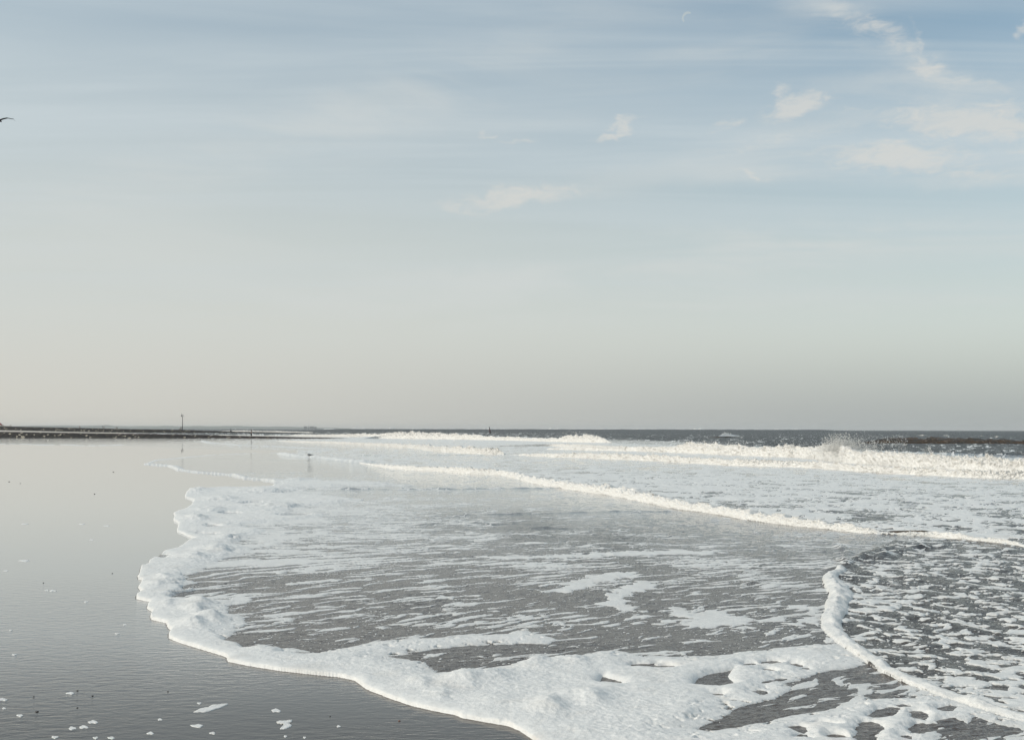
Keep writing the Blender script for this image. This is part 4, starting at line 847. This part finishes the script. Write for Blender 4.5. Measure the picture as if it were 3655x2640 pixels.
def person(p, h, label, top=M_NAVY, legs=M_NAVY, stride=.25, sit=False, rz=0.0, hair=M_HAIR, arm=0.12, bulk=1.0):
    root = empty('person', p, label, 'person', rz=rz); s = h/1.75
    if sit: V = [(0,0,.30),(0,.02,.52),(0,0,.80),(0,0,.92),(0,0,1.05),(.10,-.32,.42),(-.10,-.34,.40),(.12,-.40,.06),(-.12,-.42,.06),(.12,-.52,.04),(-.12,-.54,.04),(.2,0,.78),(-.2,0,.78),(.26,-.12,.55),(-.26,-.12,.55),(.14,-.30,.48),(-.14,-.30,.48)]
    else: V = [(0,0,.92),(0,0,1.15),(0,0,1.42),(0,0,1.52),(0,0,1.66),(stride*.5,0.02,.50),(-stride*.4,-.03,.50),(stride,.05,.08),(-stride*.9,.0,.08),(stride+.12,-.02,.03),(-stride*.9+.14,-.02,.03),(.05,.19,1.40),(-.05,-.19,1.40),(-arm,.24,1.12),(arm,-.24,1.12),(-arm*.6+.1,.25,.86),(arm+.14,-.24,.88)]
    E = [(0,1),(1,2),(2,3),(3,4),(0,5),(0,6),(5,7),(6,8),(7,9),(8,10),(2,11),(2,12),(11,13),(12,14),(13,15),(14,16)]
    Rr = [(.15,.14),(.13,.12),(.17,.14),(.055,.055),(.10,.11),.085,.085,.055,.055,.045,.045,.07,.07,.05,.05,.04,.04]
    if p[1] > 500: bulk = 1.55
    Rr = [tuple(np.array(q)*bulk) if hasattr(q, '__len__') else q*bulk*1.15 for q in Rr]
    V = [tuple(c*s for c in q) for q in V]; Rr = [tuple(np.array(r)*s) if hasattr(r, '__len__') else r*s for r in Rr]
    skin('body', V, E, Rr, M_SKIN, root)
    # clothing: a coat over trunk and arms, trousers over the legs
    g = 1.14; skin('jacket', [V[i] for i in (0,1,2,11,12,13,14)], [(0,1),(1,2),(2,3),(2,4),(3,5),(4,6)], [tuple(np.array(Rr[i] if hasattr(Rr[i], '__len__') else (Rr[i],)*2)*g) for i in (0,1,2,11,12,13,14)], top, root)
    skin('trousers', [V[i] for i in (0,5,6,7,8)], [(0,1),(0,2),(1,3),(2,4)], [tuple(np.array(Rr[i] if hasattr(Rr[i], '__len__') else (Rr[i],)*2)*g) for i in (0,5,6,7,8)], legs, root)
    hd = Vector(V[4]); v, f = [], []; nr, ns = 6, 10; r = .125*s*bulk**.7
    for i in range(nr+1):
        th = math.pi*.62*i/nr
        for j in range(ns): a = 2*math.pi*j/ns; v.append((hd.x-.015*s+r*math.sin(th)*math.cos(a), hd.y+r*math.sin(th)*math.sin(a), hd.z+.02*s+r*math.cos(th)))
    for i in range(nr):
        for j in range(ns): f.append((i*ns+j, i*ns+(j+1) % ns, (i+1)*ns+(j+1) % ns, (i+1)*ns+j))
    mesh_obj('hair', v, f, hair, root)
    return root
D1 = 299.5
person(atY(897, 1558.6, D1), 1.72, 'person in a pale grey top and dark trousers walking along the nearer groyne', top=M_PALE, stride=.10, arm=.06)
person(atY(646, 1539.5, D2), 1.85, 'person in dark clothes standing at the foot of the beacon pole', stride=.12)
person(atY(641.5, 1539.6, D2), 1.10, 'small child in dark clothes beside the adult at the beacon pole', stride=.12)
person(atY(285, 1534.6, D2), 1.5, 'person in a dark red coat standing on the farther groyne', top=M_REDC, stride=.16)
person(atY(371, 1535.3, D2), 1.25, 'small person in dark clothes on the farther groyne beside the thin sign post', top=M_REDC, stride=.12)
person(atY(415.5, 1535.6, D2), 1.05, 'small dark person on the farther groyne between sign post and beacon pole', stride=.1)
person(atY(181, 1530.9, D2), .75, 'person sitting on the farther groyne, only a small dark hump', sit=True, stride=.1)
person(atY(224, 1532.0, D2), .72, 'person in dark clothes sitting low on the farther groyne, left of the walker in red', sit=True)
person(atY(11.3, 1530.6, 612), 1.25, 'person in dark brown standing beside the red tent at the left edge', top=M_REDC)
person(atY(4.2, 1530.6, 612), 1.25, 'dark figure standing under the red tent edge at the far left')
person(atY(39, 1528.6, 640), 1.1, 'person in a red jacket on the low dune at the left', top=M_REDC, stride=.15)
person(atY(35.2, 1527.9, 640), .85, 'small person in grey beside the red jacket on the dune', top=M_PALE, legs=M_PALE)
def post(px, y0, y1, Y, label, name, w=.08, flag=False):
    b = atY(px, y1, Y); h = zat(y0, px, Y)-b.z; root = empty(name, b, label, 'post'); v, f = [], []; tube([(0, 0, -.4), (0, 0, h)], w, v, f, 6); mesh_obj('pole', v, f, M_GREY, root)
    v, f = [], []; boxv(0, 0, h-.9, .35, .06, .9, v, f); mesh_obj('sign_board', v, f, M_GREY, root, smooth=False)
post(366.2, 1524.2, 1534.5, D2, 'thin grey sign post on the farther groyne left of the small person', 'sign_post')
post(418.8, 1529.2, 1535.5, D2, 'short pale post on the farther groyne between sign post and beacon pole', 'sign_post', .05)
def tent():
    Y = 615.; a = atY(0, 1517, Y); root = empty('beach_tent', (a.x-3, Y, atY(0, 1530.5, Y).z), 'red roofed beach tent cut off by the left edge', 'tent'); k = Y/F_; zb = 0
    r = 3.0+0; 
    h1 = 13.5*k; h2 = 8*k
    v = [(3+6.2*k, -1.2, h2), (3+6.2*k, 1.2, h2), (3, 0-1.2, h1), (3, 1.2, h1), (-1, -1.2, h1+2.2), (-1, 1.2, h1+2.2), (-5, -1.2, h2), (-5, 1.2, h2)]
    v += [(x, y, z-.15) for x, y, z in v]
    f = [(0, 1, 3, 2), (2, 3, 5, 4), (4, 5, 7, 6), (8, 10, 11, 9), (10, 12, 13, 11), (12, 14, 15, 13), (0, 2, 10, 8), (2, 4, 12, 10), (4, 6, 14, 12), (1, 9, 11, 3), (3, 11, 13, 5), (5, 13, 15, 7)]
    mesh_obj('canopy', v, f, M_RED, root, smooth=False)
    for x in (-4.9, 3+5.9*k):
        for y in (-1.1, 1.1): v, f = [], []; tube([(x, y, -.5), (x, y, h2)], .05, v, f, 6); mesh_obj('pole', v, f, M_DARK, root)
tent()

# ------------------------------------------------------------------ gulls
M_GW = simple_mat('white_feathers', (.74, .74, .72), .8, .05, 20); M_GB = simple_mat('grey_feathers', (.30, .31, .32), .8, .1, 20); M_GK = simple_mat('dark_feathers', (.022, .02, .022), .8, .2, 20); M_BK = simple_mat('beak', (.25, .18, .05), .5); M_LEG = simple_mat('leg', (.28, .22, .18), .6)
def gull(p, L, label, rz=0.0):
    root = empty('gull', p, label, 'gull', rz=rz); s = L/.60
    def ell(chain, mat, nm, flat=1.0, par=root):
        v, f = [], []; seg = 12
        for (x, z, r) in chain:
            for j in range(seg): a = 2*math.pi*j/seg; v.append((x*s, r*math.cos(a)*s*flat, (z+r*math.sin(a))*s))
        n = len(chain)
        for i in range(n-1):
            for j in range(seg): f.append((i*seg+j, i*seg+(j+1) % seg, (i+1)*seg+(j+1) % seg, (i+1)*seg+j))
        return mesh_obj(nm, v, f, mat, par)
    ell([(-.265,.475,.003),(-.25,.475,.030),(-.225,.49,.045),(-.20,.488,.048),(-.175,.455,.045),(-.165,.41,.05),(-.15,.36,.07),(-.11,.31,.095),(-.03,.285,.105),(.06,.275,.088),(.15,.27,.055),(.24,.275,.028),(.33,.28,.010)], M_GW, 'body')
    for sd_ in (-1, 1):
        v, f = [], []; seg = 8; ch = [(-.12,.33,.02),(-.06,.33,.065),(.04,.31,.075),(.14,.30,.05),(.24,.295,.028),(.34,.305,.006)]
        for (x, z, r) in ch:
            for j in range(seg): a = 2*math.pi*j/seg; v.append((x*s, (sd_*(.095-.1*max(x, 0))+.018*math.cos(a))*s, (z+r*math.sin(a))*s))
        for i in range(len(ch)-1):
            for j in range(seg): f.append((i*seg+j, i*seg+(j+1) % seg, (i+1)*seg+(j+1) % seg, (i+1)*seg+j))
        w = mesh_obj('wing', v, f, M_GB, root)
    ell([(.20,.285,.02),(.28,.29,.026),(.36,.30,.018),(.40,.305,.003)], M_GK, 'wing_tip', .9)
    ell([(-.33,.462,.003),(-.29,.47,.012),(-.255,.475,.017)], M_BK, 'beak', .7)
    ell([(-.235,.51,.012),(-.215,.518,.022),(-.19,.512,.018)], M_GK, 'head_marking', 1.3)
    for y in (-.035, .035):
        v, f = [], []; tube([(0, y*s, .20*s), (.015*s, y*s, .11*s), (0, y*s, 0.01*s), (-.05*s, y*s, 0)], [.009*s, .007*s, .007*s, .006*s], v, f, 6); mesh_obj('leg', v, f, M_LEG, root)
    return root
gull(at(1103, 1637), .62, 'white and grey gull with dark tail standing in the shallows before the foam')
gull(atY(680.5, 1564, D1-1.2), .72, 'white gull perched on the nearer groyne among the dark stones', rz=math.pi)
def flying(p, span, label, mat, rz, nm='gull', droop=.5):
    root = empty(nm, p, label, 'bird', rz=rz); s = span
    v, f = [], []; tube([(-.0*s, -.17*s, 0), (0, -.10*s, 0), (0, 0, 0.0), (0, .1*s, 0), (0, .2*s, 0)], [.008*s, .04*s, .05*s, .03*s, .012*s], v, f, 10); mesh_obj('body', v, f, mat, root)
    for sg in (-1, 1):
        st = [(0, .0, .10, .006), (.12, .055, .11, .005), (.25, .085, .10, .004), (.38, .060, .07, .003), (.46, .055, .045, .003), (.50, -.01*droop, .02, .002), (.505, -.05*droop, .008, .001)]
        v, f = [], []
        for (x, z, c, t) in st: v += [(sg*x*s, -c*.4*s, (z+t)*s), (sg*x*s, c*.6*s, z*s), (sg*x*s, c*.6*s, (z-t)*s), (sg*x*s, -c*.4*s, (z-t)*s)]
        for i in range(len(st)-1):
            for j in range(4): f.append((i*4+j, i*4+(j+1) % 4, (i+1)*4+(j+1) % 4, (i+1)*4+j))
        mesh_obj('wing', v, f, mat, root)
flying(atY(-4, 436, 50.), 1.35, 'dark bird in the sky cut off by the left edge, one long wing showing', simple_mat('dark_plumage', (.012, .018, .025), .8), R(6))
flying(atY(3560, 1254, 260.), 1.0, 'distant tiny white bird in the sky low at the right', M_GW, R(70))

# ------------------------------------------------------------------ crescent moon
def moon():
    D = 30000.; c = atY(2451, 61, D); r = 18.5/F_*D; v, f = [], []; n = 30; tilt = R(-38+180)
    for k, dz in ((0, -1), (1, 1)):
        for i in range(n+1):
            a = -math.pi/2+math.pi*i/n
            for q in (1.0, .72):
                x = r*q*math.cos(a) if q == 1.0 else r*.66*math.cos(a); z = r*math.sin(a); v.append((x*math.cos(tilt)-z*math.sin(tilt), dz*60, x*math.sin(tilt)+z*math.cos(tilt)))
    m = 2*(n+1)
    for i in range(n):
        f.append((2*i, 2*i+2, 2*i+3, 2*i+1)); f.append((m+2*i, m+2*i+1, m+2*i+3, m+2*i+2)); f.append((2*i, m+2*i, m+2*i+2, 2*i+2)); f.append((2*i+1, 2*i+3, m+2*i+3, m+2*i+1))
    mt, t = new_mat('moon'); e = t.n('ShaderNodeEmission'); tr = t.n('ShaderNodeBsdfTransparent'); mx = t.n('ShaderNodeMixShader'); out = t.n('ShaderNodeOutputMaterial')
    e.inputs[0].default_value = (.55, .60, .58, 1); mx.inputs[0].default_value = .28
    t.t.links.new(tr.outputs[0], mx.inputs[1]); t.t.links.new(e.outputs[0], mx.inputs[2]); t.t.links.new(mx.outputs[0], out.inputs[0])
    tag(mesh_obj('moon', v, f, mt, loc=c), 'faint pale crescent moon high in the blue sky', 'moon')
moon()

# ------------------------------------------------------------------ haze
def haze():
    v, f = [], []; x, y0, y1, z0, z1 = 13900, -390, 14300, -1.2, 34
    for z in (z0, z1): v += [(-x, y0, z), (x, y0, z), (x, y1, z), (-x, y1, z)]
    f = [(0, 3, 2, 1), (4, 5, 6, 7), (0, 1, 5, 4), (1, 2, 6, 5), (2, 3, 7, 6), (3, 0, 4, 7)]
    m = bpy.data.materials.new('haze'); m.use_nodes = True; t = NT(m.node_tree)
    p = t.n('ShaderNodeVolumePrincipled'); out = t.n('ShaderNodeOutputMaterial')
    p.inputs['Color'].default_value = (.93, .95, .95, 1); p.inputs['Density'].default_value = 5.5e-5; p.inputs['Anisotropy'].default_value = 0.0
    t.t.links.new(p.outputs[0], out.inputs[1])
    o = mesh_obj('haze', v, f, m, smooth=False); tag(o, 'pale sea haze over the far water', 'haze', kind='stuff')
haze()
